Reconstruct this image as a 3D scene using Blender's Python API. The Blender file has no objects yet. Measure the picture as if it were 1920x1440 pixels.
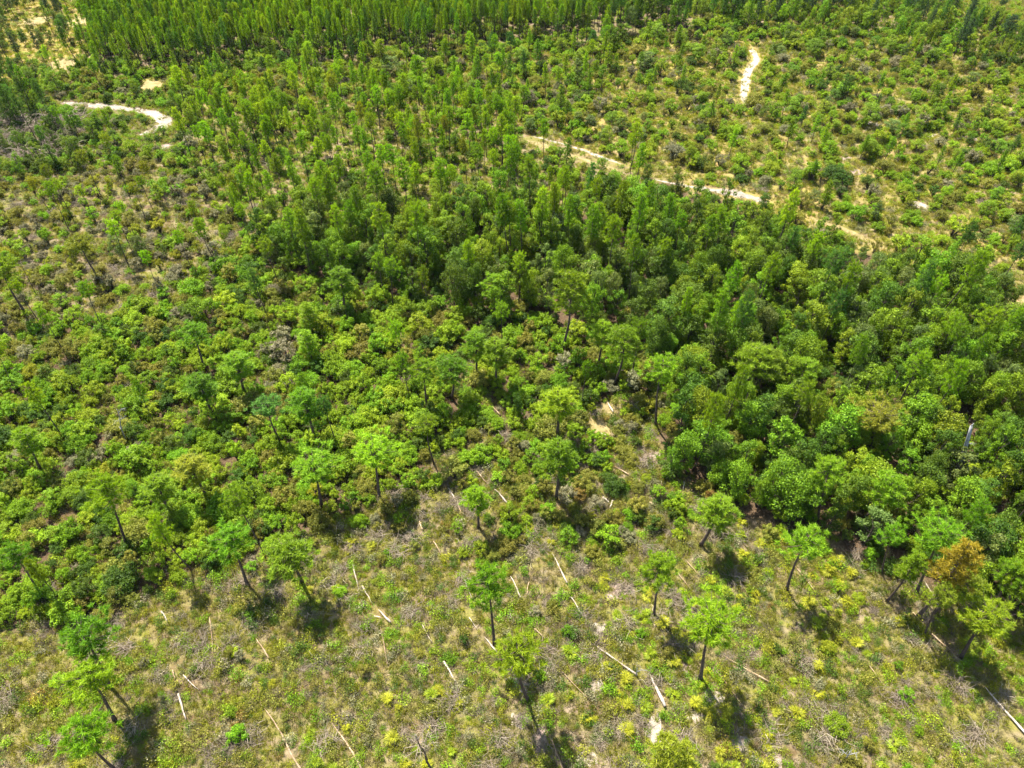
import bpy, math, random
import numpy as np

R = math.radians
SC = bpy.context.scene
COL = SC.collection

# ------------------------------------------------------------------ camera
F_PX, PITCH, CAM_H = 1331.0, R(44.4), 50.0        # focal length in photo pixels, downward pitch, drone height
SIN, COS = math.sin(PITCH), math.cos(PITCH)
cam = bpy.data.cameras.new('camera')
cam.sensor_width = 36.0
cam.lens = 36.0 * F_PX / 1920.0
cam.clip_start, cam.clip_end = 0.5, 6000.0
cam_o = bpy.data.objects.new('camera', cam)
cam_o.location = (0, 0, CAM_H)
cam_o.rotation_euler = (math.pi / 2 - PITCH, 0, 0)
COL.objects.link(cam_o)
SC.camera = cam_o

# ------------------------------------------------------------------ sky, sun, exposure
SUN_EL = R(63)
SUN_DIR = np.array([-0.60, 0.80])                 # horizontal direction towards the sun
sun_az = math.atan2(SUN_DIR[0], SUN_DIR[1])       # clockwise from +Y
world = bpy.data.worlds.new('World')
SC.world = world
world.use_nodes = True
nt = world.node_tree
bg = nt.nodes['Background']
sky = nt.nodes.new('ShaderNodeTexSky')
sky.sky_type = 'NISHITA'
sky.sun_disc = False
sky.sun_elevation = SUN_EL
sky.sun_rotation = sun_az
sky.air_density, sky.dust_density, sky.ozone_density = 1.0, 1.0, 1.0
nt.links.new(sky.outputs[0], bg.inputs[0])
bg.inputs[1].default_value = 0.10
sl = bpy.data.lights.new('sun', 'SUN')
sl.energy, sl.angle, sl.color = 5.0, R(0.53), (1.0, 0.955, 0.88)
sun = bpy.data.objects.new('sun', sl)
d = np.array([SUN_DIR[0] * math.cos(SUN_EL), SUN_DIR[1] * math.cos(SUN_EL), math.sin(SUN_EL)])
from mathutils import Vector
sun.rotation_euler = Vector(d).to_track_quat('Z', 'Y').to_euler()
sun.location = (0, 0, 120)
COL.objects.link(sun)
SC.view_settings.view_transform = 'Standard'
SC.view_settings.look = 'None'
SC.view_settings.gamma = 1.0
SC.view_settings.exposure = 1.84
SC.view_settings.use_curve_mapping = False
SC.render.engine = 'CYCLES'
SC.cycles.max_bounces = 5
SC.cycles.diffuse_bounces = 2
SC.cycles.glossy_bounces = 2
SC.cycles.transmission_bounces = 2
SC.cycles.transparent_max_bounces = 4
SC.cycles.volume_bounces = 0
SC.cycles.use_denoising = True
SC.cycles.denoiser = 'OPENIMAGEDENOISE'
SC.cycles.denoising_input_passes = 'RGB_ALBEDO_NORMAL'
SC.cycles.denoising_prefilter = 'NONE'
SC.cycles.sample_clamp_indirect = 6.0

# ------------------------------------------------------------------ pixel <-> ground
def ground(px, py, z=0.0):
    """photo pixel -> point on the horizontal plane at height z"""
    u, v = px - 960.0, py - 720.0
    s = (CAM_H - z) / (F_PX * SIN + v * COS)
    return np.array([u * s, (F_PX * COS - v * SIN) * s, z])

def project(x, y, z=0.0):
    f = y * COS + (CAM_H - z) * SIN
    f = np.maximum(f, 1.0)
    return 960 + F_PX * x / f, 720 + F_PX * ((CAM_H - z) * COS - y * SIN) / f, f

def height_to(base, py):
    """height of a vertical thing standing at base whose tip shows at row py"""
    v = py - 720.0
    return CAM_H - base[1] * (F_PX * SIN + v * COS) / (F_PX * COS - v * SIN)

def px_per_m(px, py):
    g = ground(px, py)
    return F_PX / project(g[0], g[1])[2]

# ------------------------------------------------------------------ helpers
def mesh_np(name, verts, faces, mats, mat_idx=None, smooth=False):
    """faces: list of (n,k) int arrays"""
    me = bpy.data.meshes.new(name)
    verts = np.asarray(verts, np.float32)
    me.vertices.add(len(verts))
    me.vertices.foreach_set('co', verts.ravel())
    loops = np.concatenate([f.ravel() for f in faces]).astype(np.int32)
    tot = np.concatenate([np.full(len(f), f.shape[1]) for f in faces]).astype(np.int32)
    start = np.concatenate([[0], np.cumsum(tot)[:-1]]).astype(np.int32)
    me.loops.add(len(loops))
    me.loops.foreach_set('vertex_index', loops)
    me.polygons.add(len(tot))
    me.polygons.foreach_set('loop_start', start)
    me.polygons.foreach_set('loop_total', tot)
    if mat_idx is not None:
        me.polygons.foreach_set('material_index', np.asarray(mat_idx, np.int32))
    for m in mats:
        me.materials.append(m)
    me.update(calc_edges=True)
    if smooth:
        me.polygons.foreach_set('use_smooth', np.ones(len(tot), bool))
    return me

class Geo:
    """verts and faces collected as numpy blocks"""
    def __init__(s):
        s.v, s.f, s.n = [], [], 0
    def add(s, v, f):
        s.v.append(np.asarray(v, float)); s.f.append(np.asarray(f, int) + s.n); s.n += len(v)
    def get(s):
        return np.concatenate(s.v), s.f
    def mesh(s, name, mat, smooth=False):
        v, f = s.get()
        return mesh_np(name, v, f, [mat], smooth=smooth)

def combine(name, parts):
    """[(Geo, mat)] -> one mesh with several materials"""
    V, Fs, M, n = [], [], [], 0
    for i, (g, m) in enumerate(parts):
        v, f = g.get()
        V.append(v)
        for a in f:
            Fs.append(a + n); M.append(np.full(len(a), i))
        n += len(v)
    return mesh_np(name, np.concatenate(V), Fs, [m for _, m in parts], np.concatenate(M))

def unit(a):
    return a / np.maximum(np.linalg.norm(a, axis=-1, keepdims=True), 1e-9)

def tube(geo, pts, rad, k=6, cap=True):
    pts = np.asarray(pts, float); rad = np.asarray(rad, float)
    n = len(pts)
    t = unit(np.gradient(pts, axis=0))
    ref = np.array([0.31, 0.95, 0.05]) if abs(t[0][2]) > 0.5 else np.array([0.05, 0.1, 1.0])
    a = unit(np.cross(t, ref)); b = np.cross(t, a)
    ang = np.linspace(0, 2 * math.pi, k, endpoint=False)
    ring = a[:, None, :] * np.cos(ang)[None, :, None] + b[:, None, :] * np.sin(ang)[None, :, None]
    v = (pts[:, None, :] + ring * rad[:, None, None]).reshape(-1, 3)
    f = []
    for i in range(n - 1):
        for j in range(k):
            f.append((i * k + j, i * k + (j + 1) % k, (i + 1) * k + (j + 1) % k, (i + 1) * k + j))
    geo.add(v, f)
    if cap:
        base = geo.n - len(v)
        geo.f.append(np.array([[base + j for j in range(k)][::-1], [base + (n - 1) * k + j for j in range(k)]]))

def leaves(geo, c, nrm, size, rng, aspect=0.6, fold=0.18):
    """rhombic, slightly folded leaf faces at centres c"""
    n = len(c)
    nrm = unit(nrm)
    a = unit(np.cross(nrm, unit(rng.normal(size=(n, 3)))))
    b = np.cross(nrm, a)
    s = np.asarray(size)[:, None]
    v = np.empty((n, 4, 3))
    v[:, 0] = c - a * s * 0.5
    v[:, 1] = c + b * s * 0.5 * aspect - nrm * s * fold
    v[:, 2] = c + a * s * 0.5
    v[:, 3] = c - b * s * 0.5 * aspect - nrm * s * fold
    geo.add(v.reshape(-1, 3), np.arange(n * 4).reshape(n, 4))

def blades(geo, root, direc, length, width, rng):
    """thin pointed blades or needle bundles"""
    n = len(root)
    direc = unit(direc)
    side = unit(np.cross(direc, unit(rng.normal(size=(n, 3))))) * (np.asarray(width)[:, None] * 0.5)
    v = np.empty((n, 3, 3))
    v[:, 0] = root - side
    v[:, 1] = root + side
    v[:, 2] = root + direc * np.asarray(length)[:, None]
    geo.add(v.reshape(-1, 3), np.arange(n * 3).reshape(n, 3))

def vnoise(x, y, seed=0):
    """smooth value noise 0..1 on unit lattice"""
    xi, yi = np.floor(x).astype(int), np.floor(y).astype(int)
    fx, fy = x - xi, y - yi
    fx = fx * fx * (3 - 2 * fx); fy = fy * fy * (3 - 2 * fy)
    def h(i, j):
        q = np.sin(i * 127.1 + j * 311.7 + seed * 74.7) * 43758.5453
        return q - np.floor(q)
    return (h(xi, yi) * (1 - fx) * (1 - fy) + h(xi + 1, yi) * fx * (1 - fy)
            + h(xi, yi + 1) * (1 - fx) * fy + h(xi + 1, yi + 1) * fx * fy)

def in_poly(px, py, poly):
    r = np.zeros(np.shape(px), bool)
    n = len(poly)
    for i in range(n):
        x0, y0 = poly[i]; x1, y1 = poly[(i + 1) % n]
        if y0 == y1:
            continue
        c = ((y0 > py) != (y1 > py)) & (px < (x1 - x0) * (py - y0) / (y1 - y0) + x0)
        r ^= c
    return r

# ------------------------------------------------------------------ materials
def new_mat(name):
    m = bpy.data.materials.new(name)
    m.use_nodes = True
    t = m.node_tree
    t.nodes.clear()
    return m, t

def leaf_mat(name, col, tip=None, trans=0.35, var=0.5, huevar=0.03, rough=0.55, spec=0.15):
    """foliage: colour jitters per leaf and per plant, light passes through"""
    m, t = new_mat(name)
    N, L = t.nodes.new, t.links.new
    geo = N('ShaderNodeNewGeometry'); oi = N('ShaderNodeObjectInfo')
    tip = tip or tuple(min(1, c * 1.7) for c in col)
    mix = N('ShaderNodeMix'); mix.data_type = 'RGBA'
    mix.inputs['A'].default_value = (*[c * (1 - 0.35 * var) for c in col], 1)
    mix.inputs['B'].default_value = (*tip, 1)
    pw = N('ShaderNodeMath'); pw.operation = 'POWER'; pw.inputs[1].default_value = 2.2
    L(geo.outputs['Random Per Island'], pw.inputs[0])
    L(pw.outputs[0], mix.inputs['Factor'])
    hsv = N('ShaderNodeHueSaturation')
    mh = N('ShaderNodeMapRange'); mh.inputs['To Min'].default_value = 0.5 - huevar; mh.inputs['To Max'].default_value = 0.5 + huevar * 0.25
    L(oi.outputs['Random'], mh.inputs['Value']); L(mh.outputs[0], hsv.inputs['Hue'])
    mv0 = N('ShaderNodeMath'); mv0.operation = 'MULTIPLY'; mv0.inputs[1].default_value = 7.31
    mv1 = N('ShaderNodeMath'); mv1.operation = 'FRACT'
    L(oi.outputs['Random'], mv0.inputs[0]); L(mv0.outputs[0], mv1.inputs[0])
    mv = N('ShaderNodeMapRange'); mv.inputs['To Min'].default_value = 0.78; mv.inputs['To Max'].default_value = 1.25
    L(mv1.outputs[0], mv.inputs['Value']); L(mv.outputs[0], hsv.inputs['Value'])
    L(mix.outputs['Result'], hsv.inputs['Color'])
    p = N('ShaderNodeBsdfPrincipled')
    p.inputs['Roughness'].default_value = rough
    p.inputs['Specular IOR Level'].default_value = spec
    L(hsv.outputs[0], p.inputs['Base Color'])
    tr = N('ShaderNodeBsdfTranslucent')
    g = N('ShaderNodeMix'); g.data_type = 'RGBA'; g.blend_type = 'MULTIPLY'; g.inputs['Factor'].default_value = 1
    g.inputs['B'].default_value = (1.6, 1.5, 0.4, 1)
    L(hsv.outputs[0], g.inputs['A']); L(g.outputs['Result'], tr.inputs['Color'])
    ms = N('ShaderNodeMixShader'); ms.inputs[0].default_value = trans
    L(p.outputs[0], ms.inputs[1]); L(tr.outputs[0], ms.inputs[2])
    o = N('ShaderNodeOutputMaterial'); L(ms.outputs[0], o.inputs[0])
    return m

def rough_mat(name, a, b, scale=6.0, bump=0.3, stretch=(1, 1, 1), c=None, rough=0.9, coords='Object'):
    """two or three colours mixed by noise, with relief"""
    m, t = new_mat(name)
    N, L = t.nodes.new, t.links.new
    tc = N('ShaderNodeTexCoord'); mp = N('ShaderNodeMapping'); mp.inputs['Scale'].default_value = stretch
    L(tc.outputs[coords], mp.inputs[0])
    nz = N('ShaderNodeTexNoise'); nz.inputs['Scale'].default_value = scale; nz.inputs['Detail'].default_value = 6; nz.inputs['Roughness'].default_value = 0.65
    L(mp.outputs[0], nz.inputs['Vector'])
    cr = N('ShaderNodeValToRGB')
    cr.color_ramp.elements[0].position = 0.36; cr.color_ramp.elements[0].color = (*a, 1)
    cr.color_ramp.elements[1].position = 0.64; cr.color_ramp.elements[1].color = (*b, 1)
    if c:
        e = cr.color_ramp.elements.new(0.5); e.color = (*c, 1)
    L(nz.outputs[0], cr.inputs[0])
    oi = N('ShaderNodeObjectInfo'); hsv = N('ShaderNodeHueSaturation')
    mv = N('ShaderNodeMapRange'); mv.inputs['To Min'].default_value = 0.8; mv.inputs['To Max'].default_value = 1.2
    L(oi.outputs['Random'], mv.inputs['Value']); L(mv.outputs[0], hsv.inputs['Value']); L(cr.outputs[0], hsv.inputs['Color'])
    p = N('ShaderNodeBsdfPrincipled'); p.inputs['Roughness'].default_value = rough; p.inputs['Specular IOR Level'].default_value = 0.2
    L(hsv.outputs[0], p.inputs['Base Color'])
    if bump:
        bm = N('ShaderNodeBump'); bm.inputs['Strength'].default_value = bump; bm.inputs['Distance'].default_value = 0.05
        L(nz.outputs[0], bm.inputs['Height']); L(bm.outputs[0], p.inputs['Normal'])
    o = N('ShaderNodeOutputMaterial'); L(p.outputs[0], o.inputs[0])
    return m

def ground_mat():
    m, t = new_mat('forest_floor')
    N, L = t.nodes.new, t.links.new
    tc = N('ShaderNodeTexCoord')
    def noise(scale, detail=5, rough=0.6, vec=None):
        n = N('ShaderNodeTexNoise'); n.inputs['Scale'].default_value = scale
        n.inputs['Detail'].default_value = detail; n.inputs['Roughness'].default_value = rough
        L(vec or tc.outputs['Object'], n.inputs['Vector']); return n
    def mixc(f, a, b):
        x = N('ShaderNodeMix'); x.data_type = 'RGBA'
        if isinstance(f, float): x.inputs['Factor'].default_value = f
        else: L(f, x.inputs['Factor'])
        for s, q in (('A', a), ('B', b)):
            if isinstance(q, tuple): x.inputs[s].default_value = (*q, 1)
            else: L(q, x.inputs[s])
        return x.outputs['Result']
    def rng(v, lo, hi):
        x = N('ShaderNodeMapRange'); x.inputs['From Min'].default_value = lo; x.inputs['From Max'].default_value = hi
        L(v, x.inputs['Value']); return x.outputs[0]
    att = N('ShaderNodeAttribute'); att.attribute_name = 'cover'
    sep = N('ShaderNodeSeparateColor'); L(att.outputs['Color'], sep.inputs[0])
    n1, n2, n3 = noise(0.9), noise(5.0, 8, 0.7), noise(0.18, 3)
    mp = N('ShaderNodeMapping'); mp.inputs['Rotation'].default_value = (0, 0, R(-52)); mp.inputs['Scale'].default_value = (0.25, 1.0, 1)
    L(tc.outputs['Object'], mp.inputs[0]); rows = noise(0.8, 3, 0.5, mp.outputs[0])    # old planting beds
    straw = mixc(rng(n2.outputs[0], 0.35, 0.65), (0.04, 0.026, 0.014), (0.10, 0.065, 0.036))
    litter = mixc(rng(n1.outputs[0], 0.4, 0.62), straw, (0.22, 0.165, 0.12))
    grass = mixc(rng(n2.outputs[0], 0.35, 0.65), (0.06, 0.075, 0.012), (0.20, 0.18, 0.045))
    base = mixc(rng(rows.outputs[0], 0.38, 0.6), litter, grass)
    dry = mixc(rng(n1.outputs[0], 0.35, 0.65), (0.27, 0.17, 0.07), (0.24, 0.21, 0.04))
    c = mixc(sep.outputs['Red'], straw, base)
    c = mixc(sep.outputs['Green'], c, dry)
    p = N('ShaderNodeBsdfPrincipled'); p.inputs['Roughness'].default_value = 0.95; p.inputs['Specular IOR Level'].default_value = 0.1
    L(c, p.inputs['Base Color'])
    bm = N('ShaderNodeBump'); bm.inputs['Strength'].default_value = 0.6; bm.inputs['Distance'].default_value = 0.12
    L(n2.outputs[0], bm.inputs['Height']); L(bm.outputs[0], p.inputs['Normal'])
    o = N('ShaderNodeOutputMaterial'); L(p.outputs[0], o.inputs[0])
    return m

M = {
    'shrub_bright': leaf_mat('shrub_leaf_bright', (0.140, 0.240, 0.008), (0.27, 0.41, 0.016)),
    'shrub_mid':    leaf_mat('shrub_leaf_mid', (0.105, 0.215, 0.006), (0.21, 0.36, 0.012)),
    'shrub_dark':   leaf_mat('shrub_leaf_dark', (0.045, 0.100, 0.010), (0.10, 0.17, 0.016)),
    'shrub_olive':  leaf_mat('shrub_leaf_olive', (0.135, 0.155, 0.018), (0.26, 0.265, 0.04)),
    'shrub_grey':   leaf_mat('shrub_leaf_grey', (0.145, 0.150, 0.065), (0.26, 0.24, 0.13), trans=0.25),
    'shrub_yellow': leaf_mat('shrub_leaf_yellow', (0.19, 0.215, 0.010), (0.32, 0.33, 0.020), huevar=0.012),
    'shrub_rust':   leaf_mat('shrub_leaf_rust', (0.20, 0.13, 0.025), (0.32, 0.23, 0.05), huevar=0.012),
    'tree_dark':    leaf_mat('tree_leaf_dark', (0.055, 0.115, 0.010), (0.11, 0.195, 0.015)),
    'tree_mid':     leaf_mat('tree_leaf_mid', (0.088, 0.185, 0.007), (0.18, 0.31, 0.013)),
    'tree_light':   leaf_mat('tree_leaf_light', (0.120, 0.205, 0.008), (0.23, 0.34, 0.016)),
    'tree_grey':    leaf_mat('tree_leaf_grey', (0.080, 0.130, 0.025), (0.16, 0.22, 0.05)),
    'pine':         leaf_mat('pine_needle', (0.105, 0.225, 0.008), (0.21, 0.37, 0.015), trans=0.48, var=0.6),
    'pine_light':   leaf_mat('pine_needle_light', (0.145, 0.285, 0.008), (0.28, 0.45, 0.015), trans=0.48),
    'pine_dark':    leaf_mat('pine_needle_dark', (0.058, 0.150, 0.022), (0.115, 0.25, 0.035), trans=0.42),
    'pine_blue':    leaf_mat('pine_needle_blue', (0.040, 0.085, 0.035), (0.08, 0.14, 0.05), trans=0.3),
    'pine_rust':    leaf_mat('pine_needle_rust', (0.20, 0.16, 0.012), (0.32, 0.25, 0.02), trans=0.4, huevar=0.005),
    'pine_yellow':  leaf_mat('pine_needle_yellow', (0.15, 0.20, 0.012), (0.27, 0.32, 0.02), trans=0.4),
    'palmetto':     leaf_mat('palmetto_frond', (0.185, 0.20, 0.010), (0.33, 0.33, 0.018), trans=0.35, huevar=0.01, spec=0.12),
    'palmetto_green': leaf_mat('palmetto_frond_green', (0.14, 0.20, 0.008), (0.25, 0.31, 0.012), trans=0.35, huevar=0.01, spec=0.12),
    'grass_green':  leaf_mat('grass_green', (0.12, 0.165, 0.012), (0.22, 0.26, 0.02), trans=0.4),
    'grass_yellow': leaf_mat('grass_yellow', (0.20, 0.215, 0.018), (0.33, 0.33, 0.035), trans=0.4, huevar=0.012),
    'grass_straw':  leaf_mat('grass_straw', (0.21, 0.18, 0.085), (0.34, 0.29, 0.16), trans=0.3, huevar=0.01),
    'twig':         leaf_mat('dead_twig', (0.19, 0.15, 0.10), (0.34, 0.28, 0.195), trans=0.0, huevar=0.01),
    'bark':         rough_mat('pine_bark', (0.035, 0.025, 0.02), (0.11, 0.075, 0.055), 9.0, 0.5, (1, 1, 0.35)),
    'stem':         rough_mat('shrub_stem', (0.035, 0.028, 0.02), (0.09, 0.07, 0.055), 9.0, 0.3),
    'log':          rough_mat('bleached_wood', (0.26, 0.20, 0.14), (0.44, 0.38, 0.31), 5.0, 0.3, (1, 1, 1)),
    'log_tan':      rough_mat('tan_wood', (0.22, 0.14, 0.07), (0.38, 0.28, 0.18), 5.0, 0.3, (1, 1, 1)),
    'snag':         rough_mat('grey_deadwood', (0.14, 0.135, 0.13), (0.32, 0.31, 0.30), 6.0, 0.4, (1, 1, 0.3)),
    'sand':         rough_mat('white_sand', (0.17, 0.135, 0.095), (0.31, 0.265, 0.21), 1.6, 0.5),
    'sand_pink':    rough_mat('pink_sand', (0.17, 0.115, 0.085), (0.30, 0.23, 0.19), 1.4, 0.3),
    'sand_gold':    rough_mat('gold_sand', (0.15, 0.12, 0.04), (0.27, 0.20, 0.09), 0.9, 0.4),
    'floor':        ground_mat(),
}

# ------------------------------------------------------------------ zones, outlined where the ground shows them in the photograph
ZONES = [
    ('field',      [(1640, -900), (2900, -900), (2900, 50), (1920, 48), (1780, 22), (1690, 8)]),
    ('sandy',      [(-900, -900), (165, -900), (180, 40), (150, 150), (60, 165), (-900, 165)]),
    ('plantation', [(165, -900), (1010, -900), (1010, 85), (760, 100), (560, 108), (430, 132), (290, 140), (150, 135), (165, 60)]),
    ('topmix',     [(1010, -900), (1290, -900), (1290, 70), (1010, 100)]),
    ('conifer',    [(1290, -900), (2900, -900), (2900, 150), (1850, 118), (1700, 85), (1450, 62), (1290, 45)]),
    ('clearing',   [(-900, 1240), (0, 1200), (240, 1155), (340, 1090), (480, 1035), (600, 965), (760, 905), (860, 860), (980, 785),
                    (1100, 755), (1240, 760), (1275, 890), (1350, 970), (1500, 1000), (1700, 1085), (1920, 1170), (2900, 1260), (2900, 3000), (-900, 3000)]),
    ('wet',        [(-900, 165), (60, 175), (330, 180), (345, 290), (150, 335), (-900, 350)]),
    ('pale',       [(-900, 350), (150, 335), (330, 305), (470, 440), (340, 530), (200, 610), (-900, 700)]),
    ('young_pine', [(330, 200), (600, 195), (850, 205), (1000, 255), (1280, 350), (1200, 400), (850, 400), (600, 410), (470, 440), (340, 300)]),
    ('savanna',    [(150, 135), (290, 140), (560, 108), (1010, 90), (1290, 60), (1700, 85), (2900, 150), (2900, 640), (1920, 580), (1700, 500),
                    (1450, 410), (1280, 350), (1000, 255), (850, 205), (600, 195), (330, 200)]),
    ('forest',     [(470, 440), (600, 410), (850, 400), (1200, 400), (1280, 350), (1450, 410), (1700, 500), (1920, 580), (2900, 700), (2900, 1260), (1920, 1160),
                    (1700, 1085), (1500, 1000), (1350, 970), (1275, 890), (1275, 780), (1210, 660), (1000, 610), (850, 590), (680, 540), (520, 520)]),
]
ZN = [z[0] for z in ZONES] + ['shrub']
ZI = {n: i for i, n in enumerate(ZN)}

def zone_of(x, y):
    px, py, _ = project(x, y)
    j = (vnoise(x / 6, y / 6, 3) - 0.5) * 6 / 50            # ragged borders
    px = np.clip(px + j * F_PX * 0.6, -880, 2880); py = np.clip(py + j * 300, -880, 2900)
    z = np.full(np.shape(px), ZI['shrub'])
    done = np.zeros(np.shape(px), bool)
    for i, (_, poly) in enumerate(ZONES):
        k = in_poly(px, py, poly) & ~done
        z[k] = i; done |= k
    return z, px, py

# ------------------------------------------------------------------ ground sheet
def build_ground():
    fx = np.concatenate([[-3000, -1200, -500, -260], np.arange(-200, 201, 1.6), [260, 500, 1200, 3000]])
    fy = np.concatenate([[-1500, -500, -150, -40], np.arange(0, 241, 1.6), [300, 500, 1200, 4000]])
    X, Y = np.meshgrid(fx, fy)
    nx, ny = len(fx), len(fy)
    v = np.stack([X.ravel(), Y.ravel(), np.zeros(nx * ny)], 1)
    i = np.arange(nx * ny).reshape(ny, nx)
    f = np.stack([i[:-1, :-1].ravel(), i[:-1, 1:].ravel(), i[1:, 1:].ravel(), i[1:, :-1].ravel()], 1)
    me = mesh_np('ground', v, [f], [M['floor']])
    z, px, py = zone_of(v[:, 0], v[:, 1])
    cov = np.zeros((len(v), 4), np.float32); cov[:, 3] = 1
    for n, r, g in (('clearing', 0.85, 0.15), ('savanna', 0.9, 0.55), ('pale', 0.8, 0.1), ('sandy', 0.8, 0.75), ('field', 0.9, 0.3), ('young_pine', 0.8, 0.15), ('wet', 0.6, 0), ('plantation', 0.55, 0), ('topmix', 0.6, 0), ('conifer', 0.8, 0.1)):
        k = z == ZI[n]
        cov[k, 0] = r
        cov[k, 1] = g * (0.3 + 1.2 * vnoise(v[k, 0] / 5, v[k, 1] / 5, 9))
    a = me.attributes.new('cover', 'FLOAT_COLOR', 'POINT')
    a.data.foreach_set('color', np.clip(cov, 0, 1).ravel())
    o = bpy.data.objects.new('ground', me)
    o['kind'] = 'structure'; o['label'] = 'litter covered forest floor with straw, low grass and bare soil'
    COL.objects.link(o)
build_ground()

TRACK_PX = []
KEEP_CLEAR = []          # (x0,y0,x1,y1,radius): strips where little grows

def ribbon(name, label, pts, width, mat, seed, z=0.005, clear=None):
    rng = np.random.default_rng(seed)
    g = np.array([ground(*p)[:2] for p in pts])
    seg = np.linalg.norm(np.diff(g, axis=0), axis=1); s = np.concatenate([[0], np.cumsum(seg)])
    q = np.linspace(0, s[-1], max(6, int(s[-1] / 0.5)))
    P = np.stack([np.interp(q, s, g[:, 0]), np.interp(q, s, g[:, 1])], 1)
    for _ in range(6):
        P[1:-1] = (P[:-2] + 2 * P[1:-1] + P[2:]) / 4
    t = unit(np.gradient(P, axis=0)); nrm = np.stack([-t[:, 1], t[:, 0]], 1)
    w = np.interp(q, s, width) if np.ndim(width) else np.full(len(q), width)
    taper = np.clip(np.minimum(q, s[-1] - q) / 1.5, 0.15, 1)
    l = w * taper * (0.5 + 0.35 * (vnoise(q * 0.7, q * 0, seed) - 0.5) + 0.3 * (vnoise(q * 2.1, q * 0, seed + 5) - 0.5))
    r = w * taper * (0.5 + 0.35 * (vnoise(q * 0.7, q * 0, seed + 9) - 0.5) + 0.3 * (vnoise(q * 2.1, q * 0, seed + 7) - 0.5))
    n = len(q)
    v = np.zeros((n, 3, 3)); v[:, 0, :2] = P + nrm * l[:, None]; v[:, 1, :2] = P; v[:, 2, :2] = P - nrm * r[:, None]
    v[:, :, 2] = z
    i = np.arange(n - 1)[:, None] * 3
    f = np.concatenate([np.hstack([i, i + 3, i + 4, i + 1])[:, ::-1], np.hstack([i + 1, i + 4, i + 5, i + 2])[:, ::-1]])
    o = bpy.data.objects.new(name, mesh_np(name, v.reshape(-1, 3), [f[:, ::-1]], [M[mat]]))
    o['kind'] = 'structure'; o['label'] = label
    COL.objects.link(o)
    for a, b in zip(pts[:-1], pts[1:]):
        for q in np.linspace(0, 1, 6):
            TRACK_PX.append((a[0] + (b[0] - a[0]) * q, a[1] + (b[1] - a[1]) * q, 3))
    for k in range(0, n - 1, 2):
        e = min(k + 2, n - 1)
        KEEP_CLEAR.append((*P[k], *P[e], (clear or 0.6) * float(np.max(w[k:e + 1])) * 0.5 + 0.25))
    return o

def patch(name, label, px, py, rx, ry, mat, seed, z=0.005, rot=0.0, clear=0.8):
    """irregular bare patch of soil; rx, ry in metres"""
    c = ground(px, py)
    n = 40
    a = np.linspace(0, 2 * math.pi, n, endpoint=False)
    rr = 0.55 + 0.9 * vnoise(np.cos(a) * 1.6 + seed * 3.1, np.sin(a) * 1.6 + 5, seed) * (0.6 + 0.8 * vnoise(np.cos(a) * 5 + 9, np.sin(a) * 5 + seed, seed + 2))
    x, y = np.cos(a) * rx * rr, np.sin(a) * ry * rr
    X = c[0] + x * math.cos(rot) - y * math.sin(rot); Y = c[1] + x * math.sin(rot) + y * math.cos(rot)
    v = np.concatenate([[[c[0], c[1], z]], np.stack([X, Y, np.full(n, z)], 1)])
    f = np.array([(0, 1 + k, 1 + (k + 1) % n) for k in range(n)])
    o = bpy.data.objects.new(name, mesh_np(name, v, [f], [M[mat]]))
    o['kind'] = 'structure'; o['label'] = label
    COL.objects.link(o)
    KEEP_CLEAR.append((c[0], c[1], c[0] + 0.01, c[1], clear * min(rx, ry)))
    if py < 700:
        TRACK_PX.append((px, py, 3))

# sandy tracks
ribbon('sand_track', 'pale sandy track curving through the trees at left', [(118, 192), (165, 197), (235, 204), (285, 212), (312, 220), (313, 234), (295, 244), (262, 253)], [1.2, 2.0, 1.7, 1.7, 2.0, 2.2, 1.9, 1.5], 'sand', 3)
ribbon('sand_track', 'short spur of pale sand inside the bend of the left track', [(276, 210), (296, 220), (300, 232)], 1.1, 'sand', 4, z=0.009)
ribbon('sand_track', 'winding white sand trail among shrubs at upper right', [(1410, 90), (1420, 112), (1404, 130), (1398, 150), (1395, 172), (1394, 194)], [1.1, 1.4, 1.0, 1.4, 1.3, 1.0], 'sand', 5, clear=1.3)
ribbon('sand_track', 'near rut of the grassy sand road through the middle', [(985, 262), (1030, 277), (1080, 294), (1125, 310), (1165, 322)], [0.8, 1.1, 0.8, 0.9, 0.7], 'sand_gold', 6, clear=1.1)
ribbon('sand_track', 'far rut of the grassy sand road through the middle', [(1000, 256), (1050, 268), (1100, 284), (1165, 308)], [0.6, 0.5, 0.7, 0.6], 'sand', 7, clear=1.0)
ribbon('sand_track', 'sandy road stretch above the dark forest right of centre', [(1225, 336), (1285, 349), (1345, 358), (1385, 364), (1442, 380)], [0.4, 0.6, 1.3, 1.8, 1.1], 'sand', 8, clear=1.2)
ribbon('sand_track', 'broken sandy road edge fading into forest at right', [(1515, 408), (1560, 422), (1610, 442), (1655, 462)], [0.9, 0.6, 0.9, 0.5], 'sand_gold', 9, clear=1.2)
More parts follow.
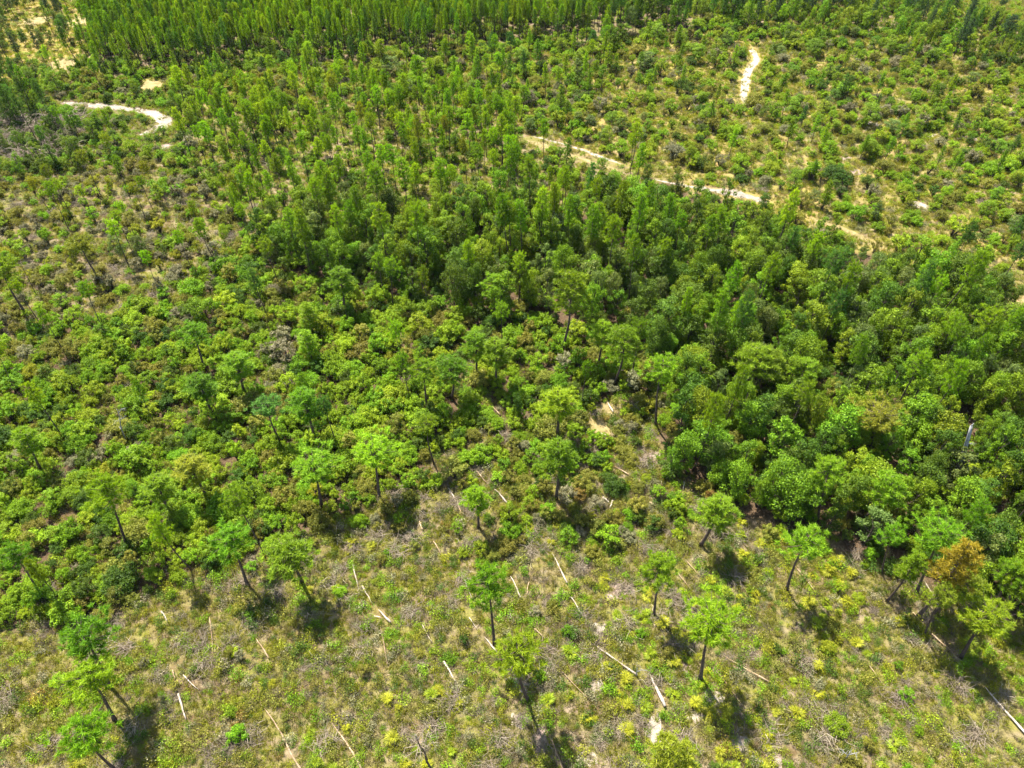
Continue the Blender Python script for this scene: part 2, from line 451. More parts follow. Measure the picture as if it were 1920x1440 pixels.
for k, (px, py, rx, ry, mt, lb) in enumerate([
    (122, 122, 3.2, 5.5, 'sand_gold', 'golden bare sand opening among trees at upper left'),
    (70, 40, 6, 3.0, 'sand_gold', 'orange bare ground strip between far scattered trees'),
    (150, 40, 3.5, 7, 'sand_gold', 'orange sand lane beside the pine plantation corner'),
    (285, 162, 2.6, 4.2, 'sand_gold', 'small straw coloured opening below the pine plantation'),
    (312, 276, 1.3, 1.0, 'sand_pink', 'small pinkish bare spot beneath the left track'),
    (1905, 568, 3.4, 1.8, 'sand_gold', 'yellow sandy ground at the right edge'),
    (1475, 205, 1.0, 0.7, 'sand', 'small sand spot below the white trail'),
    (1605, 222, 1.1, 0.5, 'sand', 'narrow sand spot between upper right shrubs'),
    (1640, 232, 1.5, 0.6, 'sand', 'pale sand streak between upper right shrubs'),
    (1738, 254, 1.5, 0.7, 'sand', 'pale sand gap right of the upper shrubs'),
    (1820, 260, 2.2, 0.6, 'sand_pink', 'pinkish sand gap near the right edge'),
    (1608, 323, 1.2, 0.8, 'sand_pink', 'pinkish bare gap among savanna shrubs'),
    (1583, 297, 1.0, 0.5, 'sand_pink', 'small pinkish gap among savanna shrubs'),
    (1725, 385, 1.4, 0.8, 'sand', 'pale sand patch by a dark savanna bush'),
    (1008, 124, 1.6, 0.6, 'sand_pink', 'pinkish bare spot behind the central pines'),
    (1890, 180, 1.5, 0.4, 'sand', 'thin sand gap at far right'),
    (1123, 1183, 0.45, 0.8, 'sand', 'white sand patch left of the long fallen stem'),
    (1122, 1282, 0.55, 0.6, 'sand', 'white sand spot below the long fallen stem'),
    (1232, 1370, 0.75, 0.8, 'sand', 'bright white sand patch at bottom right of centre'),
    (1382, 1396, 0.85, 0.55, 'sand', 'oval white sand patch near the bottom edge'),
    (1338, 1310, 0.6, 0.9, 'sand', 'white sand patch in a pine shadow'),
    (973, 1278, 0.9, 0.6, 'sand', 'shaded sand patch under the nearest central pine'),
    (1285, 1253, 0.6, 0.4, 'sand_pink', 'pinkish sand spot left of a leaning pine'),
    (1307, 1343, 0.6, 0.4, 'sand', 'pale sand spot behind palmettos'),
    (1100, 1423, 0.7, 0.45, 'sand', 'pale sand spot at the bottom edge'),
    (970, 1353, 0.45, 0.5, 'sand', 'small pale sand spot at bottom centre'),
    (1160, 1107, 1.0, 0.7, 'sand_pink', 'pinkish bare soil right of the crossing stems'),
    (1010, 1388, 0.6, 1.1, 'sand_pink', 'pinkish bare soil streak at bottom centre'),
    (1457, 1425, 0.5, 0.7, 'sand_pink', 'pinkish sand spot at the bottom right edge'),
    (1035, 1243, 0.35, 0.9, 'sand_pink', 'thin pinkish sand streak between two pines'),
    (1140, 765, 1.6, 1.0, 'sand_gold', 'straw coloured opening at the clearing head'),
    (1120, 800, 1.2, 1.6, 'sand_gold', 'yellowish straw patch at the clearing head'),
    (1215, 858, 1.2, 0.7, 'sand_pink', 'pinkish bare spot in the upper clearing'),
]):
    patch('sand_patch', lb, px, py, rx, ry, mt, 20 + k, z=0.013 + 0.0004 * k, rot=R(20 * math.sin(k * 2.3)))

# ------------------------------------------------------------------ plant shapes
def shrub_shape(seed, rad=1.0, h=1.5, n_lobe=22, per=100, leaf=0.105, flat=0.0):
    rng = np.random.default_rng(seed)
    stem, fol = Geo(), Geo()
    c, r = [], []
    for i in range(n_lobe):
        a = i * 2.399 + rng.uniform(-0.4, 0.4)
        q = math.sqrt((i + 0.3) / n_lobe) * rad * 0.78
        top = h * (1 - 0.5 * (q / rad) ** 2) * rng.uniform(0.6, 1.12)
        rr = rad * rng.uniform(0.14, 0.30)
        c.append((q * math.cos(a), q * math.sin(a), max(0.2, top - rr * 0.9))); r.append(rr)
    c, r = np.array(c), np.array(r)
    for i in range(n_lobe):
        m = int(per * (r[i] / (0.25 * rad)) ** 1.7)
        dv = unit(rng.normal(size=(m, 3)) + np.array([0, 0, 0.35]))
        p = c[i] + dv * r[i] * np.array([1, 1, 0.9]) * (1 - 0.45 * rng.random((m, 1)) ** 1.6)
        keep = p[:, 2] > 0.08
        fol_n = dv * 0.7 + rng.normal(size=(m, 3)) * 0.55 + np.array([0, 0, 0.45])
        leaves(fol, p[keep], fol_n[keep], leaf * rng.uniform(0.7, 1.35, keep.sum()), rng)
        # stray shoots break up the outline
        k = 5
        dv = unit(rng.normal(size=(k, 3)) + np.array([0, 0, 0.9]))
        for e in dv:
            s = np.linspace(0.9, 1.45, 6)[:, None]
            pp = c[i] + e * r[i] * s + rng.normal(size=(6, 3)) * 0.03
            pp = pp[pp[:, 2] > 0.1]
            if len(pp):
                leaves(fol, pp, rng.normal(size=pp.shape) + e, leaf * rng.uniform(0.6, 1.0, len(pp)), rng)
        mid = c[i] * np.array([0.45, 0.45, 0.5]) + rng.normal(size=3) * 0.05
        tube(stem, [(0.04 * math.cos(i), 0.04 * math.sin(i), -0.03), mid, c[i]], [0.03, 0.02, 0.008], 4, cap=False)
    return stem, fol

def tree_shape(seed, h=6.0, rad=1.6, n_lobe=20, per=150, leaf=0.19, base=0.32):
    rng = np.random.default_rng(seed)
    wood, fol = Geo(), Geo()
    lean = rng.normal(size=2) * 0.25
    zs = np.linspace(-0.05, h * 0.8, 7)
    path = np.stack([lean[0] * (zs / h) ** 1.5 + 0.05 * np.sin(zs), lean[1] * (zs / h) ** 1.5 + 0.05 * np.cos(zs * 1.3), zs], 1)
    tube(wood, path, np.linspace(0.11, 0.025, 7), 6)
    for i in range(n_lobe):
        t = (i + 0.5) / n_lobe
        z = h * (base + (0.93 - base) * t)
        prof = math.sin(math.pi * (0.18 + 0.74 * t)) ** 0.8
        a = i * 2.399 + rng.uniform(-0.5, 0.5)
        q = rad * prof * rng.uniform(0.4, 1.15)
        c = np.array([np.interp(z, zs, path[:, 0]) + q * math.cos(a), np.interp(z, zs, path[:, 1]) + q * math.sin(a), z])
        r = rad * rng.uniform(0.19, 0.40)
        m = int(per * (r / (0.33 * rad)) ** 2)
        dv = unit(rng.normal(size=(m, 3)) + np.array([0, 0, 0.3]))
        p = c + dv * r * np.array([1.1, 1.1, 0.75]) * (1 - 0.5 * rng.random((m, 1)) ** 1.6)
        nn = dv * 0.6 + rng.normal(size=(m, 3)) * 0.55 + np.array([0, 0, 0.55])
        leaves(fol, p, nn, leaf * rng.uniform(0.65, 1.35, m), rng)
        for e in unit(rng.normal(size=(4, 3)) + np.array([0, 0, 0.7])):
            s = np.linspace(0.9, 1.5, 6)[:, None]
            pp = c + e * r * s + rng.normal(size=(6, 3)) * 0.04
            leaves(fol, pp, rng.normal(size=pp.shape) + e, leaf * rng.uniform(0.6, 1.0, 6), rng)
        j = min(5, int(t * 5) + 1)
        tube(wood, [path[j], (path[j] + c) / 2 + np.array([0, 0, -0.05]), c], [0.04, 0.025, 0.01], 4, cap=False)
    return wood, fol

def pine_shape(seed, h=10.0, crown=0.45, rad=1.5, n_br=34, tufts=5, per=34, nl=0.29, nw=0.05, conic=0.5, bare=False):
    """tall thin pine: bare bole, whorled branches, needle tufts at their ends"""
    rng = np.random.default_rng(seed)
    wood, fol = Geo(), Geo()
    bend = rng.normal(size=2) * 0.22
    zs = np.linspace(-0.08, h * 0.985, 11)
    path = np.stack([bend[0] * np.sin(zs / h * 2.6), bend[1] * np.sin(zs / h * 2.2), zs], 1)
    tube(wood, path, np.linspace(0.11, 0.02, 11) + np.array([0.04] + [0] * 10), 7)
    z0 = h * (1 - crown)
    for i in range(n_br):
        t = (i + rng.uniform(0, 0.8)) / n_br
        z = z0 + (h * 0.97 - z0) * t
        L = rad * ((1 - t) ** conic * (0.55 + 0.45 * min(1, t / 0.25))) * rng.uniform(0.6, 1.15) + 0.12
        az = i * 2.399 + rng.uniform(-0.5, 0.5)
        up = 0.15 + 0.75 * t + rng.uniform(-0.1, 0.2)
        dh = np.array([math.cos(az), math.sin(az), 0])
        root = np.array([np.interp(z, zs, path[:, 0]), np.interp(z, zs, path[:, 1]), z])
        ss = np.linspace(0, 1, 4)[:, None]
        bp = root + dh * L * ss + np.array([0, 0, 1.0]) * (L * (0.12 * ss + up * 0.5 * ss ** 2))
        tube(wood, bp, [0.035, 0.026, 0.016, 0.006], 4, cap=False)
        if bare:
            for q in range(7):
                s = rng.uniform(0.3, 1)
                b = bp[0] + (bp[-1] - bp[0]) * s
                e = unit(rng.normal(size=3) + dh * 0.8)
                tube(wood, [b, b + e * 0.2, b + e * 0.45 + np.array([0, 0, -0.05])], [0.014, 0.01, 0.004], 3, cap=False)
            continue
        k = max(2, int(tufts * (0.5 + L / rad * 0.6)))
        for q in range(k):
            s = 0.32 + 0.68 * (q + rng.uniform(0.2, 1)) / k
            s = min(s, 1)
            b = root + dh * L * s + np.array([0, 0, L * (0.12 * s + up * 0.5 * s * s)])
            b = b + rng.normal(size=3) * np.array([0.17, 0.17, 0.12]) * (0.4 + L)
            dv = rng.normal(size=(per, 3)) * 0.75 + dh * 0.35 + np.array([0, 0, 0.45])
            blades(fol, b + rng.normal(size=(per, 3)) * 0.05, dv, nl * rng.uniform(0.7, 1.2, per), np.full(per, nw), rng)
    # a few dead stubs below the crown
    for i in range(6):
        z = h * rng.uniform(0.3, 1 - crown)
        az = rng.uniform(0, 6.28); L = rng.uniform(0.2, 0.6)
        root = np.array([np.interp(z, zs, path[:, 0]), np.interp(z, zs, path[:, 1]), z])
        tube(wood, [root, root + np.array([math.cos(az) * L, math.sin(az) * L, rng.uniform(-0.1, 0.15)])], [0.018, 0.006], 3, cap=False)
    return wood, fol

def grass_shape(seed, rad=0.5, n=90, ln=0.42, w=0.028, spread=0.6):
    rng = np.random.default_rng(seed)
    g = Geo()
    k = 7
    cc = rng.normal(size=(k, 2)) * rad * 0.5
    j = rng.integers(0, k, n)
    root = np.zeros((n, 3)); root[:, :2] = cc[j] + rng.normal(size=(n, 2)) * 0.07; root[:, 2] = -0.01
    dv = rng.normal(size=(n, 3)) * spread; dv[:, 2] = np.abs(dv[:, 2]) + 0.55
    blades(g, root, dv, ln * rng.uniform(0.5, 1.25, n), w * rng.uniform(0.7, 1.3, n), rng)
    return g

def scrub_shape(seed, rad=0.4, h=0.45, n=230, leaf=0.078):
    rng = np.random.default_rng(seed)
    stem, fol = Geo(), Geo()
    k = 6
    cc = np.concatenate([rng.normal(size=(k, 2)) * rad * 0.5, rng.uniform(0.3, 0.95, (k, 1)) * h], 1)
    j = rng.integers(0, k, n)
    p = cc[j] + rng.normal(size=(n, 3)) * np.array([rad * 0.3, rad * 0.3, h * 0.22])
    p[:, 2] = np.abs(p[:, 2]) + 0.03
    leaves(fol, p, rng.normal(size=(n, 3)) * 0.6 + np.array([0, 0, 0.7]), leaf * rng.uniform(0.6, 1.4, n), rng)
    for c in cc:
        tube(stem, [(0, 0, -0.02), c * 0.5, c], [0.012, 0.008, 0.004], 3, cap=False)
    return stem, fol

def frond_shape(seed, n=13, L=0.5):
    """one palmetto fan on its stalk, rising from the origin along +x"""
    rng = np.random.default_rng(seed)
    g = Geo()
    tube(g, [(0, 0, 0.0), (0.10, 0, 0.24), (0.24, 0, 0.42)], [0.014, 0.011, 0.008], 4, cap=False)
    o = np.array([0.24, 0, 0.42])
    a = np.linspace(-1.75, 1.75, n)
    ln = L * (1 - 0.22 * np.abs(a) / 1.75) * rng.uniform(0.85, 1.1, n)
    dv = np.stack([np.cos(a), np.sin(a), -0.12 + 0.25 * np.cos(a) + rng.normal(size=n) * 0.1], 1)
    dv = unit(dv)
    side = unit(np.cross(dv, np.array([0, 0, 1.0]))) * 0.032
    v = np.empty((n, 4, 3))
    v[:, 0] = o; v[:, 1] = o + dv * ln[:, None] * 0.55 + side; v[:, 2] = o + dv * ln[:, None] - np.array([0, 0, 0.06]); v[:, 3] = o + dv * ln[:, None] * 0.55 - side
    g.add(v.reshape(-1, 3), np.arange(n * 4).reshape(n, 4))
    return g

def brush_shape(seed, rad=0.8, n=130, h=0.5):
    """tangle of dead grey branches"""
    rng = np.random.default_rng(seed)
    g = Geo()
    main = rng.uniform(0, 6.28)
    for i in range(n):
        a = main + rng.normal() * 0.9 + (math.pi if rng.random() < 0.4 else 0)
        L = rng.uniform(0.35, 1.0) * rad
        p = np.array([rng.normal() * rad * 0.35, rng.normal() * rad * 0.35, abs(rng.normal()) * h * 0.4 + 0.02])
        e = np.array([math.cos(a), math.sin(a), rng.uniform(-0.15, 0.5)])
        q = p + e * L * 0.5 + rng.normal(size=3) * 0.06
        s = p + e * L + rng.normal(size=3) * 0.12
        q[2] = max(q[2], 0.03); s[2] = max(s[2], 0.03)
        w = rng.uniform(0.008, 0.018)
        tube(g, [p, q, s], [w, w * 0.7, w * 0.3], 3, cap=False)
    return g

def log_shape(length, r, seed):
    rng = np.random.default_rng(seed)
    g = Geo()
    n = max(6, int(length / 0.5))
    s = np.linspace(0, 1, n)
    wob = np.stack([s * length, 0.05 * np.sin(s * rng.uniform(3, 6) + seed) * length * 0.25 + rng.normal(size=n) * 0.012, np.abs(rng.normal(size=n)) * 0.012], 1)
    wob[:, 1] -= np.interp(s, [0, 1], [wob[0, 1], wob[-1, 1]])
    rad = r * (1 - 0.5 * s) * (1 + rng.normal(size=n) * 0.06)
    rad[-1] *= 0.55; rad[0] *= 0.9
    wob[:, 2] += rad
    tube(g, wob, rad, 7)
    return g, wob, rad

# ------------------------------------------------------------------ prototypes
class Kind:
    """prototype meshes of one plant kind: (part meshes, combined mesh, width, height)"""
    def __init__(s, name):
        s.name, s.items, s.coll = name, [], bpy.data.collections.new('shapes_' + name)
    def add(s, parts, width, height):
        """parts: [(part name, Geo, material)]"""
        meshes = [(pn, g.mesh(s.name + '_' + pn, M[m])) for pn, g, m in parts]
        comb = combine(s.name, [(g, M[m]) for _, g, m in parts])
        s._put(meshes, comb, width, height)
    def recolour(s, src, mats):
        """the same shape with other leaves"""
        meshes0, comb0, w, h = s.items[src]
        meshes = []
        for pn, me in meshes0:
            if pn in mats:
                me = me.copy(); me.materials[0] = M[mats[pn]]
            meshes.append((pn, me))
        comb = comb0.copy()
        for i, (pn, _) in enumerate(meshes0):
            if pn in mats:
                comb.materials[i] = M[mats[pn]]
        s._put(meshes, comb, w, h)
    def _put(s, meshes, comb, w, h):
        o = bpy.data.objects.new('%s_%03d' % (s.name, len(s.items)), comb)
        s.coll.objects.link(o)
        s.items.append((meshes, comb, w, h))

PINE, TREE, SHRUB, SCRUB, GRASS, PALM, BRUSH = (Kind(n) for n in ('pine_tree', 'broadleaf_tree', 'shrub', 'low_scrub', 'grass', 'palmetto', 'dead_brush'))

def extent(geo):
    v = geo.get()[0]
    return 0.5 * (np.percentile(v[:, 0], 99.3) - np.percentile(v[:, 0], 0.7) + np.percentile(v[:, 1], 99.3) - np.percentile(v[:, 1], 0.7)), np.percentile(v[:, 2], 99.5)

PINE_STYLES = [dict(crown=0.34, rad=1.5), dict(crown=0.29, rad=1.6, conic=0.35), dict(crown=0.40, rad=1.35, n_br=38), dict(crown=0.46, rad=1.1, n_br=36),
               dict(crown=0.25, rad=1.35, conic=0.3, n_br=28), dict(crown=0.62, rad=1.25, n_br=44, conic=0.8)]
PINE_COLS = ['pine', 'pine_light', 'pine_dark', 'pine_blue', 'pine_rust', 'pine_yellow']
for ci, c in enumerate(PINE_COLS):
    for si, st in enumerate(PINE_STYLES):
        if ci == 0:
            w, f = pine_shape(11 + si, **st)
            PINE.add([('trunk', w, 'bark'), ('crown', f, c)], *extent(f))
        else:
            PINE.recolour(si, {'crown': c})
def pine_idx(colour, style): return PINE_COLS.index(colour) * len(PINE_STYLES) + style

TREE_COLS = ['tree_dark', 'tree_mid', 'tree_light', 'tree_grey', 'shrub_yellow']
TREE_STYLES = [dict(), dict(rad=1.9, n_lobe=24), dict(h=6.5, rad=1.4, base=0.25), dict(h=5.5, rad=1.8, base=0.2, n_lobe=22), dict(h=6, rad=1.5, n_lobe=16)]
for ci, c in enumerate(TREE_COLS):
    for si, st in enumerate(TREE_STYLES):
        if ci == 0:
            w, f = tree_shape(41 + si, **st)
            TREE.add([('trunk', w, 'stem'), ('crown', f, c)], *extent(f))
        else:
            TREE.recolour(si, {'crown': c})
def tree_idx(colour, style): return TREE_COLS.index(colour) * len(TREE_STYLES) + style

SHRUB_COLS = ['shrub_bright', 'shrub_mid', 'shrub_dark', 'shrub_olive', 'shrub_grey', 'shrub_yellow', 'shrub_rust']
SHRUB_STYLES = [dict(), dict(n_lobe=26, h=1.3), dict(rad=0.85, h=2.0, n_lobe=20), dict(rad=1.15, h=1.5, n_lobe=28), dict(rad=0.9, h=1.2, n_lobe=16), dict(n_lobe=18, h=1.8)]
for ci, c in enumerate(SHRUB_COLS):
    for si, st in enumerate(SHRUB_STYLES):
        if ci == 0:
            w, f = shrub_shape(71 + si, **st)
            SHRUB.add([('stem', w, 'stem'), ('foliage', f, c)], *extent(f))
        else:
            SHRUB.recolour(si, {'foliage': c})
def shrub_idx(colour, style): return SHRUB_COLS.index(colour) * len(SHRUB_STYLES) + style

SCRUB_COLS = ['shrub_mid', 'shrub_bright', 'shrub_olive', 'shrub_grey', 'shrub_yellow', 'shrub_dark', 'shrub_rust']
for ci, c in enumerate(SCRUB_COLS):
    for si in range(4):
        if ci == 0:
            w, f = scrub_shape(91 + si)
            SCRUB.add([('stem', w, 'stem'), ('foliage', f, c)], *extent(f))
        else:
            SCRUB.recolour(si, {'foliage': c})

GRASS_COLS = ['grass_green', 'grass_yellow', 'grass_straw', 'twig']
for ci, c in enumerate(GRASS_COLS):
    for si in range(4):
        if ci == 0:
            f = grass_shape(111 + si, spread=0.6 + 0.2 * (si % 2))
            GRASS.add([('blade', f, c)], *extent(f))
        else:
            GRASS.recolour(si, {'blade': c})

FRONDS = {c: [frond_shape(121 + i, 12 + i).mesh('frond', M[c]) for i in range(3)] for c in ('palmetto', 'palmetto_green')}
def frond_layout(seed):
    rng = np.random.default_rng(seed)
    n = int(rng.integers(8, 13))
    return [(i * 2.399 + rng.uniform(-0.4, 0.4), rng.uniform(-0.75, 0.55), rng.uniform(0.55, 1.2), int(rng.integers(0, 3))) for i in range(n)]
for c in ('palmetto', 'palmetto_green'):
    for si in range(3):
        G = Geo()
        for az, tilt, sc_, k in frond_layout(131 + si):
            v, f = frond_shape(121 + k, 12 + k).get()
            v = v * sc_
            ct, s_ = math.cos(tilt), math.sin(tilt)
            v = np.stack([v[:, 0] * ct + v[:, 2] * s_, v[:, 1], -v[:, 0] * s_ + v[:, 2] * ct], 1)
            ca, sa = math.cos(az), math.sin(az)
            v = np.stack([v[:, 0] * ca - v[:, 1] * sa, v[:, 0] * sa + v[:, 1] * ca, v[:, 2]], 1)
            b = G.n; G.v.append(v); G.n += len(v)
            G.f += [a + b for a in f]
        PALM.add([('frond', G, c)], *extent(G))
for si in range(5):
    g = brush_shape(141 + si)
    BRUSH.add([('branch_tangle', g, 'twig')], *extent(g))

# ------------------------------------------------------------------ placing
LANDMARKS = []           # (px, py, short phrase)
def thing(name, label, cat, loc, rz=0.0, scale=(1, 1, 1), group=None):
    o = bpy.data.objects.new(name, None)
    o.empty_display_size = 0.2
    o.location = loc; o.rotation_euler = (0, 0, rz); o.scale = scale
    o['label'] = label; o['category'] = cat
    if group: o['group'] = group
    COL.objects.link(o)
    return o

def plant(kind, idx, name, label, cat, loc, rz, scale, group=None):
    t = thing(name, label, cat, loc, rz, scale, group)
    for pn, me in kind.items[idx][0]:
        c = bpy.data.objects.new(pn, me)
        c.parent = t
        COL.objects.link(c)
    return t

# fallen stems: both ends in photo pixels, butt end first, radius in m
LOGS = [
    (304,1148,315,1168,.10,0), (394,1160,400,1237,.06,1), (336,1303,351,1353,.11,0), (325,1258,329,1275,.08,1), (345,1267,373,1294,.06,0),
    (662,1060,673,1107,.08,0), (680,1100,699,1134,.09,0), (733,1169,710,1145,.12,0), (702,1157,716,1160,.07,0), (727,1247,713,1173,.08,1),
    (870,1085,885,1123,.07,0), (792,1173,810,1205,.05,0), (880,1160,895,1182,.06,0), (932,1225,908,1195,.08,0), (832,1243,856,1283,.11,0),
    (572,1455,497,1330,.10,1), (680,1446,623,1357,.10,1), (505,1236,480,1197,.08,1), (633,1026,632,985,.05,0), (925,1446,915,1397,.06,1),
    (813,1017,828,1043,.07,1), (1063,1095,1035,1038,.10,0), (1093,1158,1070,1120,.10,0), (976,1123,957,1082,.09,0), (992,1093,988,1117,.06,1),
    (1194,1268,1112,1208,.12,0), (1246,1327,1218,1267,.20,0), (1002,1180,1040,1217,.06,1), (1050,1257,1113,1320,.05,1), (1055,1444,1025,1370,.09,1),
    (1267,1072,1295,1108,.06,1), (1288,1055,1313,1083,.05,1), (1440,1280,1355,1230,.07,1), (1337,1253,1395,1328,.06,1), (1265,1367,1281,1389,.06,1),
    (1758,1138,1732,1093,.11,0), (1525,1108,1488,1060,.07,1), (1745,1190,1793,1233,.09,1), (1925,1383,1845,1290,.13,0), (1623,1243,1657,1288,.06,1),
    (894,885,912,907,.10,1), (951,946,927,919,.11,0), (926,931,916,956,.09,1), (852,936,840,914,.08,0), (858,944,866,971,.07,1),
    (793,995,786,978,.11,1), (938,780,924,764,.10,1), (1130,935,1142,945,.14,0), (1149,940,1143,955,.12,0), (1179,893,1152,876,.10,1),
    (1149,775,1139,756,.12,0), (1121,813,1138,819,.10,0), (1217,944,1229,951,.10,1), (1282,906,1281,920,.10,0), (1710,1150,1722,1162,.08,1),
]
LOG_SEG = []
for L in LOGS:
    a, b = ground(L[0], L[1]), ground(L[2], L[3])
    LOG_SEG.append((a, b))
    KEEP_CLEAR.append((a[0], a[1], b[0], b[1], 0.12 + L[4]))
CLEAR = np.array(KEEP_CLEAR)
TRACKS = np.array(TRACK_PX, float)

def hides_track(x, y, h, w):
    """tall plants standing right in front of a track (the tracks run through open strips)"""
    bx, by, f = project(x, y); tx, ty, _ = project(x, y, h)
    r = np.zeros(len(x), bool)
    hw = w * F_PX / f * 0.5
    for qx, qy, hgt in TRACKS:
        t = np.clip((qy - by) / np.minimum(ty - by, -1e-3), 0, 1)
        r |= (np.abs(bx + (tx - bx) * t - qx) < hw + 3) & (qy < by + 6) & (qy > ty - hgt)
    return r

def near_clear(x, y, margin=0.0):
    r = np.zeros(len(x), bool)
    for x0, y0, x1, y1, rad in CLEAR:
        k = (np.abs(x - (x0 + x1) / 2) < 8) & (np.abs(y - (y0 + y1) / 2) < 8) & ~r
        if not k.any():
            continue
        dx, dy = x1 - x0, y1 - y0
        t = np.clip(((x[k] - x0) * dx + (y[k] - y0) * dy) / max(dx * dx + dy * dy, 1e-6), 0, 1)
        r[k] = np.hypot(x[k] - x0 - t * dx, y[k] - y0 - t * dy) < rad + margin
    return r

